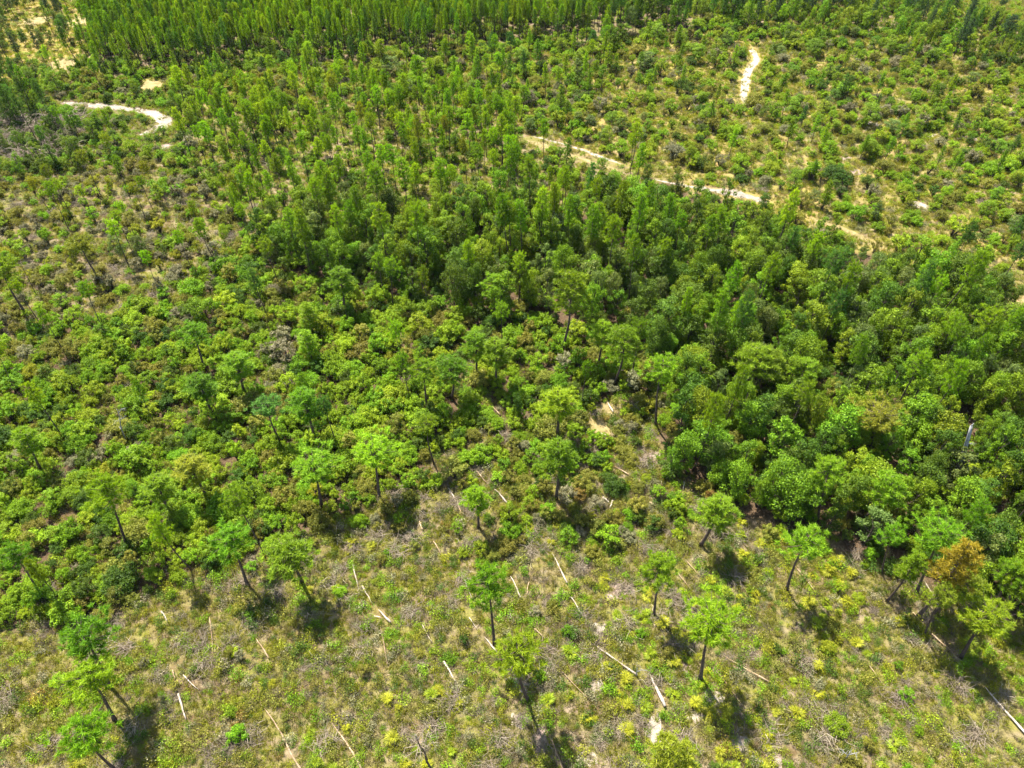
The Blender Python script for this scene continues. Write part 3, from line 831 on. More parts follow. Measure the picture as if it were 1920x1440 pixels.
# hand placed pines: base px, py, tip px, py, crown width px, colour, style, label, landmark phrase
HP = [
 (927,1209,912,1076,74,'pine',0,'straight green pine in the clearing, directly above the nearest central pine','the straight central pine'),
 (991,1314,976,1203,86,'pine_light',4,'nearest central pine with flat spreading crown over a shaded sand patch','the nearest central pine'),
 (1313,1276,1337,1155,92,'pine_light',1,'pine leaning right over white sand near the lower right','the pine over white sand'),
 (1226,1156,1240,1054,64,'pine',0,'slender pine with narrow rounded crown right of the crossing fallen stems','the slender narrow pine'),
 (1475,1106,1523,996,72,'pine',4,'deep green umbrella shaped pine at the edge of the dark forest','the umbrella shaped pine'),
 (566,1092,524,1000,78,'pine',2,'stout dark crowned pine left of the crossed fallen stems','the stout dark pine'),
 (464,1097,420,1000,72,'pine',0,'pine with a long slanting trunk at the edge of the left shrubs','the slanting left pine'),
 (897,990,888,912,44,'pine_light',3,'small bright pine with slim oval crown in the upper clearing','the small oval pine'),
 (1042,936,1043,824,60,'pine',3,'tall pine with a drooping crown standing below its twin','the lower twin pine'),
 (1043,822,1043,728,56,'pine_light',3,'pointed pine standing just behind its lower twin','the upper twin pine'),
 (814,870,803,782,44,'pine',4,'small round headed pine on a thin red trunk','the round headed pine'),
 (712,938,697,834,72,'pine_light',1,'light green pine with broad lumpy crown above the clearing corner','the lumpy light pine'),
 (604,955,584,864,76,'pine_light',1,'light green pine with wide drooping crown left of the lumpy one','the drooping light pine'),
 (208,1290,143,1183,80,'pine',1,'upper of three bright pines stacked along the lower left edge','the upper left edge pine'),
 (216,1352,150,1264,84,'pine_light',0,'middle of three bright pines stacked along the lower left edge','the middle left edge pine'),
 (236,1458,164,1353,84,'pine_light',4,'lowest of three bright pines stacked along the lower left edge','the lowest left edge pine'),
 (1232,1462,1248,1374,74,'pine_yellow',2,'pale yellow green young pine cut by the bottom edge','the pale pine at bottom'),
 (1230,800,1249,668,60,'pine',4,'very tall thin pine on a long bare trunk right of centre','the tall bare trunked pine'),
 (928,726,925,634,52,'pine',3,'thin straight pine among shrubs at the very centre','the thin centre pine'),
 (892,712,888,622,46,'pine',3,'thin pine just left of the one at the very centre','the pine left of centre'),
 (801,775,790,680,52,'pine',0,'green pine rising from shrubs above the round headed pine','the pine over the shrubs'),
 (847,748,834,662,56,'pine',2,'loose crowned pine left of two thin central pines','the loose crowned pine'),
 (1150,722,1160,605,56,'pine',2,'tall pine behind the straw opening at the clearing head','the pine behind the straw opening'),
 (1120,690,1128,600,40,'pine',3,'slim pine left of the tall one behind the straw opening','the slim pine by the opening'),
 (1053,660,1060,500,60,'pine',2,'very tall pine rising from the forest edge above centre','the tall forest edge pine'),
 (1313,1023,1347,930,64,'pine',3,'pine with loose crown in front of the right hand forest','the loose pine by the forest'),
 (1653,1075,1676,985,44,'pine',4,'small dark pine between the forest edge and orange pine','the small dark pine'),
 (1718,1112,1772,990,72,'pine',1,'green pine on a long leaning trunk left of the orange pine','the leaning forest pine'),
 (1722,1155,1812,1012,62,'pine_rust',3,'pine with an orange yellow dying crown on a long leaning trunk','the orange pine'),
 (1662,1128,1720,1035,40,'pine',3,'thin leaning pine left of the orange pine','the thin leaning pine'),
 (1733,1191,1776,1098,46,'pine_yellow',4,'short yellowish pine just below the orange pine','the short yellowish pine'),
 (1745,1155,1838,1085,52,'pine_yellow',0,'yellow topped pine right of the orange pine','the yellow topped pine'),
 (1800,1235,1866,1150,84,'pine_light',1,'bright spreading pine with a low crown near the right edge','the bright right edge pine'),
 (1858,1153,1903,1062,56,'pine',0,'pine beside the right edge, left of a leaning pair','the right edge pine'),
 (1874,1160,1922,1068,60,'pine_light',0,'pine cut off by the right edge','the cut off pine'),
 (1532,978,1562,868,62,'pine',0,'wide crowned pine on the lower border of the dark forest','the border pine'),
 (1612,975,1660,880,58,'pine',2,'dark trunked pine leaning right on the forest border','the forest border pine'),
 (1488,952,1510,880,50,'pine',2,'round pine left of the wide crowned border pine','the round border pine'),
 (1627,862,1652,770,80,'pine_yellow',1,'broad yellow green pine rising in the right hand forest','the broad yellow green pine'),
 (1378,740,1408,640,64,'pine',2,'tall full pine with twin trunk shadows in the forest','the full forest pine'),
 (1402,735,1430,645,60,'pine',2,'tall full pine right of its look-alike in the forest','the second full forest pine'),
 (1490,760,1515,680,52,'pine',0,'pine on a thin trunk inside the dark right hand forest','the thin forest pine'),
 (400,782,366,700,48,'pine',3,'thin pine leaning left over the bright shrub carpet','the thin left leaning pine'),
 (458,742,438,660,50,'pine',3,'thin pine right of the left leaning one in the shrubs','the thin shrub pine'),
 (384,694,354,612,50,'pine',0,'pine in the shrubs above the thin left leaning one','the upper shrub pine'),
 (529,832,503,745,52,'pine_dark',4,'dark headed pine on a short trunk in the left shrubs','the dark headed pine'),
 (591,828,562,728,54,'pine',3,'tall slim pine between the dark headed pine and clearing','the slim middle pine'),
 (391,938,346,855,56,'pine_yellow',3,'yellowish pine leaning left deep in the left shrubs','the yellowish shrub pine'),
 (318,965,288,890,50,'pine',3,'green pine below the yellowish one in the left shrubs','the lower shrub pine'),
 (77,882,38,800,46,'pine_light',3,'pale pine in the shrubs near the left edge','the pale left pine'),
 (74,1112,12,1030,50,'pine',0,'pine leaning left at the edge of shrubs, lower left','the lower left shrub pine'),
 (240,1030,205,900,66,'pine_light',0,'light pine rising from shrubs at lower left','the light shrub pine'),
 (52,592,2,480,56,'pine',4,'bare trunked pine leaning out over pale scrub at left','the pale scrub pine'),
 (188,524,150,440,44,'pine_yellow',4,'thin pine with sparse crown in the pale left scrub','the sparse scrub pine'),
 (590,634,574,570,36,'pine_light',5,'upper of two pointed young pines in the shrubs','the upper pointed pine'),
 (588,684,573,622,36,'pine_light',5,'lower of two pointed young pines in the shrubs','the lower pointed pine'),
 (646,590,634,500,46,'pine',3,'thin pine on a leaning trunk above the two pointed ones','the thin upper pine'),
 (930,605,925,520,48,'pine',0,'pine on a thin trunk at the lower rim of forest','the rim pine'),
 (652,1005,640,985,1,'pine',0,None,None),
]
placed = []
for k, (bx, by, tx, ty, w, colr, st, lab, ph) in enumerate(HP):
    if lab is None:
        continue
    b = ground(bx, by)
    h = min(height_to(b, ty), 13.5)
    idx = pine_idx(colr, st)
    wid, hei = PINE.items[idx][2:]
    top = ground(tx, ty, h)                                   # true lean of the stem
    ppm = F_PX / project(b[0], b[1], h * 0.8)[2]
    sw = max(0.42, min(1.5, w / ppm / wid * 1.2))
    t = plant(PINE, idx, 'pine_tree', lab, 'tree', tuple(b), k * 1.7, (sw, sw, h / hei), 'pines standing in and around the clearing')
    lx = max(-1.3, min(1.3, (top[0] - b[0])))
    t.rotation_euler = (0, math.atan2(lx, h), k * 0.0)
    placed.append(b[:2])
    cpx = (bx + tx) / 2
    LANDMARKS.append((bx, by, ph))
placed = np.array(placed)

# dead standing trees
def snag(name, label, base_px, tip_px, seed, branches, width=0.11, phrase=None, bare_top=False):
    b = ground(*base_px); h = height_to(b, tip_px[1])
    t = thing(name, label, 'dead tree', tuple(b))
    rng = np.random.default_rng(seed)
    g = Geo()
    zs = np.linspace(-0.05, h, 9)
    lean = (ground(tip_px[0], tip_px[1], h)[0] - b[0])
    path = np.stack([lean * (zs / h) + 0.04 * np.sin(zs * 2), 0.05 * np.cos(zs * 1.7), zs], 1)
    tube(g, path, width * (1 - 0.62 * zs / h) * (1 + rng.normal(size=9) * 0.08), 7)
    # torn top
    tp = path[-1]
    for q in range(3):
        e = np.array([rng.normal() * 0.12, rng.normal() * 0.12, 0.35])
        gs = Geo()
        tube(gs, [tp - [0, 0, 0.1], tp + e * rng.uniform(0.5, 1)], [width * 0.25, 0.006], 4)
        o = bpy.data.objects.new('splinter', gs.mesh('splinter', M['snag'])); o.parent = t; COL.objects.link(o)
    o = bpy.data.objects.new('trunk', g.mesh('trunk', M['bark'] if bare_top else M['snag'])); o.parent = t; COL.objects.link(o)
    for q in range(branches):
        z = h * (rng.uniform(0.72, 0.99) if bare_top else rng.uniform(0.35, 0.95)); az = q * 2.4 + rng.uniform(-0.4, 0.4); L = rng.uniform(0.5, 1.1) * (1.0 if bare_top else 0.6)
        r0 = np.array([np.interp(z, zs, path[:, 0]), np.interp(z, zs, path[:, 1]), z])
        e = np.array([math.cos(az), math.sin(az), 0.25])
        g = Geo()
        tube(g, [r0, r0 + e * L * 0.5, r0 + e * L + np.array([0, 0, 0.12])], [0.03, 0.02, 0.006], 4)
        for _ in range(6):
            s = r0 + e * L * rng.uniform(0.35, 1); v = unit(rng.normal(size=3) + e)
            tube(g, [s, s + v * 0.22, s + v * 0.42 + np.array([0, 0, -0.04])], [0.012, 0.008, 0.003], 3, cap=False)
        o = bpy.data.objects.new('branch', g.mesh('branch', M['twig'] if bare_top else M['snag'])); o.parent = t; COL.objects.link(o)
    if phrase: LANDMARKS.append((*base_px, phrase))
snag('dead_tree', 'bare leafless young pine with twiggy grey top at the bottom edge', (812, 1450), (783, 1385), 5, 14, 0.09, 'the leafless pine', True)
snag('dead_tree', 'broken grey trunk standing above the right hand forest canopy', (1792, 905), (1821, 800), 6, 3, 0.26, 'the broken grey trunk')
snag('dead_tree', 'small pale dead trunk in the shrubs at left', (236, 830), (220, 770), 7, 4, 0.07, 'the small pale trunk')
snag('dead_tree', 'thin dark leafless stub at the lower right', (1581, 1428), (1594, 1408), 8, 2, 0.06, 'the dark leafless stub')
snag('dead_tree', 'thin charred stub beside the long fallen stem', (1192, 1268), (1194, 1252), 9, 1, 0.05, None)

LM = np.array([(a, b) for a, b, _ in LANDMARKS], float)
def relation(px, py, max_d=1e9):
    dd = np.hypot(LM[:, 0] - px, (LM[:, 1] - py) * 1.2)
    i = int(np.argmin(dd))
    dx, dy = px - LM[i, 0], py - LM[i, 1]
    if abs(dx) > abs(dy):
        rel = 'left of' if dx < 0 else 'right of'
        if dd[i] < 45: rel = 'just ' + rel
        elif dd[i] > 120: rel = 'well ' + rel
    else:
        rel = 'behind' if dy < 0 else 'in front of'
        if dd[i] < 45: rel = 'close ' + rel
        elif dd[i] > 120: rel = 'far ' + rel
    return f'{rel} {LANDMARKS[i][2]}', dd[i]

# fallen stems
for k, (L, (a, b)) in enumerate(zip(LOGS, LOG_SEG)):
    ln = float(np.hypot(*(b - a)[:2]))
    g, wob, rad = log_shape(ln, L[4] * 0.72, 300 + k)
    rz = math.atan2(b[1] - a[1], b[0] - a[0])
    rel, _ = relation((L[0] + L[2]) / 2, (L[1] + L[3]) / 2)
    look = ('long ' if ln > 3.6 else 'short ' if ln < 1.4 else '') + ('thick ' if L[4] > .115 else 'thin ' if L[4] < .065 else '') + ('tan' if L[5] else 'bleached white')
    t = thing('fallen_stem', f'{look} fallen stem {rel}', 'log', (a[0], a[1], 0.10 + 0.02 * (k % 3)), rz, group='fallen stems lying in the clearing')
    t.rotation_euler = (0, 0, rz)
    mt = M['log_tan'] if L[5] else M['log']
    o = bpy.data.objects.new('stem', g.mesh('stem', mt, smooth=True)); o.parent = t; COL.objects.link(o)
    rng = np.random.default_rng(700 + k)
    for q in range(int(ln / 1.3)):
        s = int(rng.integers(1, len(wob) - 1))
        gg = Geo(); e = np.array([rng.uniform(-0.1, 0.5), rng.choice([-1, 1]) * 0.7, rng.uniform(0.2, 0.7)]); l = rng.uniform(0.12, 0.4)
        tube(gg, [wob[s], wob[s] + e * l], [rad[s] * 0.35, rad[s] * 0.12], 4)
        o = bpy.data.objects.new('branch_stub', gg.mesh('branch_stub', mt)); o.parent = t; COL.objects.link(o)

# ------------------------------------------------------------------ scattering
XMIN, XMAX, YMIN, YMAX = -165, 165, 6, 225
def candidates(spacing, seed):
    rng = np.random.default_rng(seed)
    gx, gy = np.meshgrid(np.arange(XMIN, XMAX, spacing), np.arange(YMIN, YMAX, spacing))
    x = (gx + rng.uniform(-0.48, 0.48, gx.shape) * spacing).ravel()
    y = (gy + rng.uniform(-0.48, 0.48, gy.shape) * spacing).ravel()
    px, py, f = project(x, y)
    k = (px > -260) & (px < 2180) & (py < 1640)
    x, y = x[k], y[k]
    z, px, py = zone_of(x, y)
    px, py, f = project(x, y)
    return rng, x, y, z, px, py, f

def choose(rng, z, table, default=0.0):
    p = np.full(len(z), default)
    for n, v in table.items():
        p[z == ZI[n]] = v
    return p

def pick_colour(rng, z, noise, table):
    """table: zone -> [(weight, colour index)]; noise skews the draw so colours gather in patches"""
    out = np.zeros(len(z), int)
    u = np.clip(rng.random(len(z)) * 0.6 + noise * 0.4, 0, 0.999)
    u = np.argsort(np.argsort(u)) / max(1, len(u))
    for n in ZN:
        k = z == ZI[n]
        if not k.any():
            continue
        row = table.get(n, table['*'])
        w = np.cumsum([a for a, _ in row]); w = w / w[-1]
        uu = u[k]; uu = np.argsort(np.argsort(uu)) / max(1, len(uu))
        out[k] = np.array([b for _, b in row])[np.clip(np.searchsorted(w, uu, side='right'), 0, len(row) - 1)]
    return out

def scatter_group():
    ng = bpy.data.node_groups.new('scatter', 'GeometryNodeTree')
    ng.interface.new_socket('Geometry', in_out='INPUT', socket_type='NodeSocketGeometry')
    ng.interface.new_socket('Collection', in_out='INPUT', socket_type='NodeSocketCollection')
    ng.interface.new_socket('Geometry', in_out='OUTPUT', socket_type='NodeSocketGeometry')
    N, L = ng.nodes.new, ng.links.new
    gi, go = N('NodeGroupInput'), N('NodeGroupOutput')
    ci = N('GeometryNodeCollectionInfo')
    ci.inputs['Separate Children'].default_value = True
    ci.inputs['Reset Children'].default_value = True
    L(gi.outputs['Collection'], ci.inputs['Collection'])
    ip = N('GeometryNodeInstanceOnPoints'); ip.inputs['Pick Instance'].default_value = True
    def attr(name, typ):
        a = N('GeometryNodeInputNamedAttribute'); a.data_type = typ; a.inputs['Name'].default_value = name
        return a.outputs[0]
    L(gi.outputs['Geometry'], ip.inputs['Points'])
    L(ci.outputs[0], ip.inputs['Instance'])
    L(attr('shape', 'INT'), ip.inputs['Instance Index'])
    er = N('FunctionNodeEulerToRotation'); L(attr('turn', 'FLOAT_VECTOR'), er.inputs[0])
    L(er.outputs[0], ip.inputs['Rotation'])
    L(attr('size', 'FLOAT_VECTOR'), ip.inputs['Scale'])
    L(ip.outputs[0], go.inputs[0])
    return ng
SG = scatter_group()

def stuff(name, label, cat, kind, x, y, rot, scl, idx):
    me = bpy.data.meshes.new(name)
    n = len(x)
    me.vertices.add(n)
    me.vertices.foreach_set('co', np.stack([x, y, np.zeros(n)], 1).astype(np.float32).ravel())
    a = me.attributes.new('shape', 'INT', 'POINT'); a.data.foreach_set('value', idx.astype(np.int32))
    a = me.attributes.new('turn', 'FLOAT_VECTOR', 'POINT'); a.data.foreach_set('vector', rot.astype(np.float32).ravel())
    a = me.attributes.new('size', 'FLOAT_VECTOR', 'POINT'); a.data.foreach_set('vector', scl.astype(np.float32).ravel())
    o = bpy.data.objects.new(name, me)
    o['kind'] = 'stuff'; o['label'] = label; o['category'] = cat
    COL.objects.link(o)
    md = o.modifiers.new('scatter', 'NODES'); md.node_group = SG
    for it in SG.interface.items_tree:
        if it.in_out == 'INPUT' and it.name == 'Collection':
            md[it.identifier] = kind.coll
    return o

ZBOX = {}
def zone_cell(zi, px, py):
    """where in its zone a plant stands: back or front, left, middle or right"""
    if zi not in ZBOX:
        poly = dict(ZONES).get(ZN[zi], [(0, 560), (1250, 560), (1250, 1150), (0, 1150)])
        a = np.clip(np.array(poly, float), (0, 0), (1920, 1440))
        ZBOX[zi] = (a[:, 0].min(), a[:, 0].max(), a[:, 1].min(), a[:, 1].max())
    x0, x1, y0, y1 = ZBOX[zi]
    c = ('far left', 'left', 'middle', 'right', 'far right')[int(np.clip((px - x0) / max(1, x1 - x0) * 5, 0, 4))]
    r = ('back', 'centre', 'front')[int(np.clip((py - y0) / max(1, y1 - y0) * 3, 0, 2))]
    return f'{c} {r}'
SHORT = {'sandy': 'sandy upper left ground', 'plantation': 'top pine plantation', 'topmix': 'mixed wood at top', 'conifer': 'dark upper right tree belt',
         'field': 'pale far right field', 'clearing': 'clearing', 'wet': 'dark left thicket', 'pale': 'pale left scrub', 'young_pine': 'young pine stand', 'savanna': 'upper right savanna', 'forest': 'dark forest', 'shrub': 'left shrub carpet'}

def populate(kind, name, cat, n_ind, x, y, z, scl, idx, rng, label_fn, group, rest_name, rest_label, lean=0.05, taken=0):
    n = len(x)
    px, py, f = project(x, y)
    rot = np.zeros((n, 3)); rot[:, 2] = rng.uniform(0, 6.283, n); rot[:, 0] = rng.normal(size=n) * lean; rot[:, 1] = rng.normal(size=n) * lean
    hei = np.array([it[3] for it in kind.items])[idx] * scl[:, 2]
    inside = (px > 15) & (px < 1905) & (py > 15) & (py < 1450)
    score = np.where(inside, hei * scl[:, 0] / f ** 2, -1)
    order = np.argsort(-score)
    ind = order[:max(0, n_ind - taken)]
    ind = ind[score[ind] > 0]
    is_ind = np.zeros(n, bool); is_ind[ind] = True
    for i in ind:
        t = plant(kind, int(idx[i]), name, label_fn(i, px[i], py[i], hei[i]), cat, (x[i], y[i], 0), rot[i, 2], tuple(scl[i]), group)
        t.rotation_euler = tuple(rot[i])
    r = ~is_ind
    if r.any():
        stuff(rest_name, rest_label, cat, kind, x[r], y[r], rot[r], scl[r], idx[r])

# --- pines
rng, x, y, z, px, py, f = candidates(1.6, 1001)
p = choose(rng, z, dict(plantation=0.85, topmix=0.45, conifer=0.12, sandy=0.07, wet=0.09, pale=0.065, savanna=0.035, young_pine=0.26, forest=0.07, shrub=0.035, clearing=0.0))
p = np.where((z == ZI['savanna']) & (px < 1150), 0.11, p)
p = np.where((z == ZI['shrub']) & (py < 560), 0.07, p)
p = np.where((z == ZI['young_pine']) | (z == ZI['savanna']), p * (0.3 + 1.4 * vnoise(x / 9, y / 9, 4)), p)
keep = (rng.random(len(x)) < p) & ~near_clear(x, y, 0.6)
dmin = np.min(np.hypot(x[:, None] - placed[None, :, 0], y[:, None] - placed[None, :, 1]), axis=1)
keep &= dmin > 2.0
x, y, z, px, py = x[keep], y[keep], z[keep], px[keep], py[keep]
n = len(x)
hh = rng.uniform(0.72, 1.0, n) * choose(rng, z, dict(plantation=0.86, topmix=0.85, conifer=0.75, sandy=0.62, wet=0.8, pale=0.72, savanna=0.48, young_pine=0.80, forest=1.02, shrub=0.82))
hh = np.where((z == ZI['savanna']) & (px < 1150), hh * 1.25, hh)
C = {c: i for i, c in enumerate(PINE_COLS)}
colr = pick_colour(rng, z, vnoise(x / 11, y / 11, 6), {
    '*': [(6, C['pine']), (3, C['pine_light']), (1, C['pine_dark'])], 'plantation': [(2, C['pine_dark']), (6, C['pine']), (1.2, C['pine_light'])],
    'conifer': [(6, C['pine_blue']), (3, C['pine_dark'])], 'sandy': [(5, C['pine_blue']), (3, C['pine_dark'])], 'wet': [(4, C['pine_dark']), (4, C['pine'])],
    'pale': [(4, C['pine_yellow']), (4, C['pine']), (3, C['pine_light'])], 'topmix': [(4, C['pine_dark']), (4, C['pine'])],
    'savanna': [(5, C['pine']), (4, C['pine_light']), (2, C['pine_dark'])], 'young_pine': [(5, C['pine']), (5, C['pine_light']), (0.6, C['pine_yellow'])]})
sty = rng.integers(0, 4, n)
sty = np.where((z == ZI['savanna']) | (z == ZI['conifer']) | (z == ZI['sandy']), np.where(rng.random(n) < 0.75, 5, 2), sty)
sty = np.where((z == ZI['plantation']), np.where(rng.random(n) < 0.7, 3, 2), sty)
sty = np.where((z == ZI['pale']), np.where(rng.random(n) < 0.6, 4, 1), sty)
idx = colr * len(PINE_STYLES) + sty
vis = ~(hides_track(x, y, hh * 10, 1.6) & (rng.random(n) < 0.86))
x, y, z, px, py, hh, colr, idx = x[vis], y[vis], z[vis], px[vis], py[vis], hh[vis], colr[vis], idx[vis]
n = len(x)
hei0 = np.array([it[3] for it in PINE.items])[idx]
sz = hh * 10.0 / hei0
sx = sz * rng.uniform(0.62, 1.0, n)
sx = np.where(z == ZI['plantation'], sx * 0.82, sx)
sx = np.where((z == ZI['savanna']) | (z == ZI['conifer']) | (z == ZI['sandy']), sx * 1.45, sx)
LOOK_P = dict(pine='green', pine_light='light green', pine_dark='dark green', pine_blue='bluish green', pine_rust='rusty', pine_yellow='yellowish')
zl = z
def lab(i, a, b, h):
    rel, dd = relation(a, b)
    size = 'tall' if h > 8.6 else 'small' if h < 6 else 'slim'
    c = LOOK_P[PINE_COLS[colr[i]]]
    return f'{size} {c} pine {rel}' if dd < 170 else f'{size} {c} pine, {zone_cell(zl[i], a, b)} of the {SHORT[ZN[zl[i]]]}'
populate(PINE, 'pine_tree', 'tree', 300, x, y, z, np.stack([sx, sx, sz], 1), idx, rng, lab, 'pines scattered through the woods', 'distant_pine_wood',
         'far pines massed together in the plantation and woods at the top', 0.03, taken=len(placed))
pine_xy = np.stack([x, y], 1)

# --- broadleaf trees
rng, x, y, z, px, py, f = candidates(1.6, 1002)
p = choose(rng, z, dict(forest=0.80, wet=0.35, topmix=0.35, conifer=0.5, savanna=0.075, pale=0.05, young_pine=0.14, sandy=0.16, plantation=0.10, shrub=0.015))
p = np.where(z == ZI['forest'], p * np.clip(0.35 + 1.3 * vnoise(x / 5.5, y / 5.5, 12), 0, 1), p)
p = np.where((z == ZI['savanna']) & (px > 1250), 0.11, p)
p = np.where(z == ZI['forest'], p, p * 0.62)
keep = (rng.random(len(x)) < p) & ~near_clear(x, y, 0.9)
x, y, z, px, py = x[keep], y[keep], z[keep], px[keep], py[keep]
n = len(x)
hh = rng.uniform(0.5, 1.12, n) * choose(rng, z, dict(forest=0.98, wet=0.75, topmix=0.9, conifer=0.8, savanna=0.55, pale=0.65, young_pine=0.65, sandy=0.75, plantation=0.8, shrub=0.6))
C = {c: i for i, c in enumerate(TREE_COLS)}
tcol = pick_colour(rng, z, vnoise(x / 8, y / 8, 16), {
    '*': [(3.6, C['tree_dark']), (4, C['tree_mid']), (1.4, C['tree_light']), (1.2, C['tree_grey'])],
    'savanna': [(3, C['tree_mid']), (4, C['tree_light']), (2, C['tree_grey']), (1, C['tree_dark'])],
    'pale': [(3, C['shrub_yellow']), (3, C['tree_light']), (3, C['tree_grey'])], 'wet': [(5, C['tree_dark']), (3, C['tree_mid'])],
    'sandy': [(5, C['tree_dark']), (3, C['tree_grey'])], 'conifer': [(1, C['tree_dark']), (5, C['tree_mid']), (4, C['tree_light'])]})
idx = tcol * len(TREE_STYLES) + rng.integers(0, len(TREE_STYLES), n)
vis = ~(hides_track(x, y, hh * 6, 2.4) & (rng.random(n) < 0.82))
x, y, z, px, py, hh, tcol, idx = x[vis], y[vis], z[vis], px[vis], py[vis], hh[vis], tcol[vis], idx[vis]
n = len(x)
sz = hh
sx = hh * rng.uniform(0.55, 0.98, n)
sx = np.where(z == ZI['savanna'], sx * 1.7, sx)
LOOK_T = dict(tree_dark='dark green', tree_mid='green', tree_light='light green', tree_grey='greyish green', shrub_yellow='yellowish')
zl2 = z
def lab(i, a, b, h):
    rel, dd = relation(a, b)
    size = 'tall' if h > 6 else 'low' if h < 4 else 'bushy'
    c = LOOK_T[TREE_COLS[tcol[i]]]
    return f'{size} {c} leafy tree {rel}' if dd < 170 else f'{size} {c} leafy tree, {zone_cell(zl2[i], a, b)} of the {SHORT[ZN[zl2[i]]]}'
populate(TREE, 'broadleaf_tree', 'tree', 300, x, y, z, np.stack([sx, sx, sz], 1), idx, rng, lab, 'leafy trees of the central forest', 'distant_leafy_wood',
         'far leafy trees massed together beyond the forest', 0.05)

# --- shrubs
rng, x, y, z, px, py, f = candidates(1.1, 1003)
p = choose(rng, z, dict(shrub=0.80, forest=0.55, young_pine=0.40, savanna=0.25, pale=0.38, wet=0.45, clearing=0.13, field=0.10, sandy=0.12, plantation=0.50, conifer=0.35, topmix=0.3))
p = np.where(z == ZI['clearing'], np.clip(np.interp(py, [760, 1000, 1100, 1440], [0.85, 0.55, 0.16, 0.04]) * (np.where(py < 1000, 0.55, 0.2) + 1.4 * vnoise(x / 3.5, y / 3.5, 21)), 0, 1), p)
p = np.where((z == ZI['savanna']) & (px < 1100), 0.42, p)
p = np.where(z == ZI['shrub'], p * np.clip(0.7 + 0.8 * vnoise(x / 4, y / 4, 22), 0, 1.2), p)
keep = (rng.random(len(x)) < p) & ~near_clear(x, y, 0.75)
dmin = np.min(np.hypot(x[:, None] - placed[None, :, 0], y[:, None] - placed[None, :, 1] + 0.6), axis=1)
keep &= ~((z == ZI['clearing']) & (dmin < 1.2))
x, y, z, px, py = x[keep], y[keep], z[keep], px[keep], py[keep]
n = len(x)
hh = rng.uniform(0.6, 1.0, n) ** 1.0 * np.where(rng.random(n) < 0.18, 1.45, 1.0) * choose(rng, z, dict(shrub=0.98, forest=1.0, young_pine=0.8, savanna=1.05, pale=0.8, wet=0.9, clearing=0.62, field=0.7, sandy=0.7, plantation=0.9, conifer=0.9, topmix=0.9))
hh = np.where((z == ZI['clearing']) & (py < 1020), hh * 1.35, hh)
C = {c: i for i, c in enumerate(SHRUB_COLS)}
scol = pick_colour(rng, z, vnoise(x / 6, y / 6, 26), {
    '*': [(4, C['shrub_mid']), (4, C['shrub_bright']), (1, C['shrub_dark']), (1, C['shrub_olive'])],
    'shrub': [(4, C['shrub_bright']), (5, C['shrub_mid']), (1.6, C['shrub_dark']), (2.2, C['shrub_olive']), (0.15, C['shrub_yellow']), (0.35, C['shrub_grey'])],
    'forest': [(4, C['shrub_dark']), (4, C['shrub_mid']), (1, C['shrub_olive'])],
    'pale': [(4, C['shrub_olive']), (2.5, C['shrub_grey']), (2.5, C['shrub_mid']), (2, C['shrub_bright']), (1.3, C['shrub_yellow'])],
    'savanna': [(6, C['shrub_bright']), (2.5, C['shrub_olive']), (1.0, C['shrub_grey']), (3.5, C['shrub_mid']), (1.2, C['shrub_dark'])],
    'clearing': [(4, C['shrub_mid']), (4, C['shrub_olive']), (1.0, C['shrub_bright']), (1, C['shrub_dark']), (1, C['shrub_grey']), (0.3, C['shrub_yellow']), (0.12, C['shrub_rust'])],
    'wet': [(4, C['shrub_dark']), (3, C['shrub_mid']), (1, C['shrub_grey'])]})
idx = scol * len(SHRUB_STYLES) + rng.integers(0, len(SHRUB_STYLES), n)
vis = ~(hides_track(x, y, hh * 1.5, 1.8) & (rng.random(n) < 0.7))
x, y, z, px, py, hh, scol, idx = x[vis], y[vis], z[vis], px[vis], py[vis], hh[vis], scol[vis], idx[vis]
n = len(x)
sx = hh * rng.uniform(0.85, 1.25, n)
LOOK_S = dict(shrub_bright='bright green', shrub_mid='green', shrub_dark='dark green', shrub_olive='olive', shrub_grey='greyish', shrub_yellow='yellow', shrub_rust='rust coloured')
zl3 = z
def lab(i, a, b, h):
    rel, dd = relation(a, b)
    size = 'tall' if h > 1.6 else 'low' if h < 0.95 else 'rounded'
    c = LOOK_S[SHRUB_COLS[scol[i]]]
    return f'{size} {c} shrub {rel}' if dd < 170 else f'{size} {c} shrub in the {zone_cell(zl3[i], a, b)} of the {SHORT[ZN[zl3[i]]]}'
populate(SHRUB, 'shrub', 'shrub', 300, x, y, z, np.stack([sx, sx, hh], 1), idx, rng, lab, 'shrubs around the clearing', 'shrub_carpet',
         'dense carpet of rounded green shrubs covering the ground', 0.06)

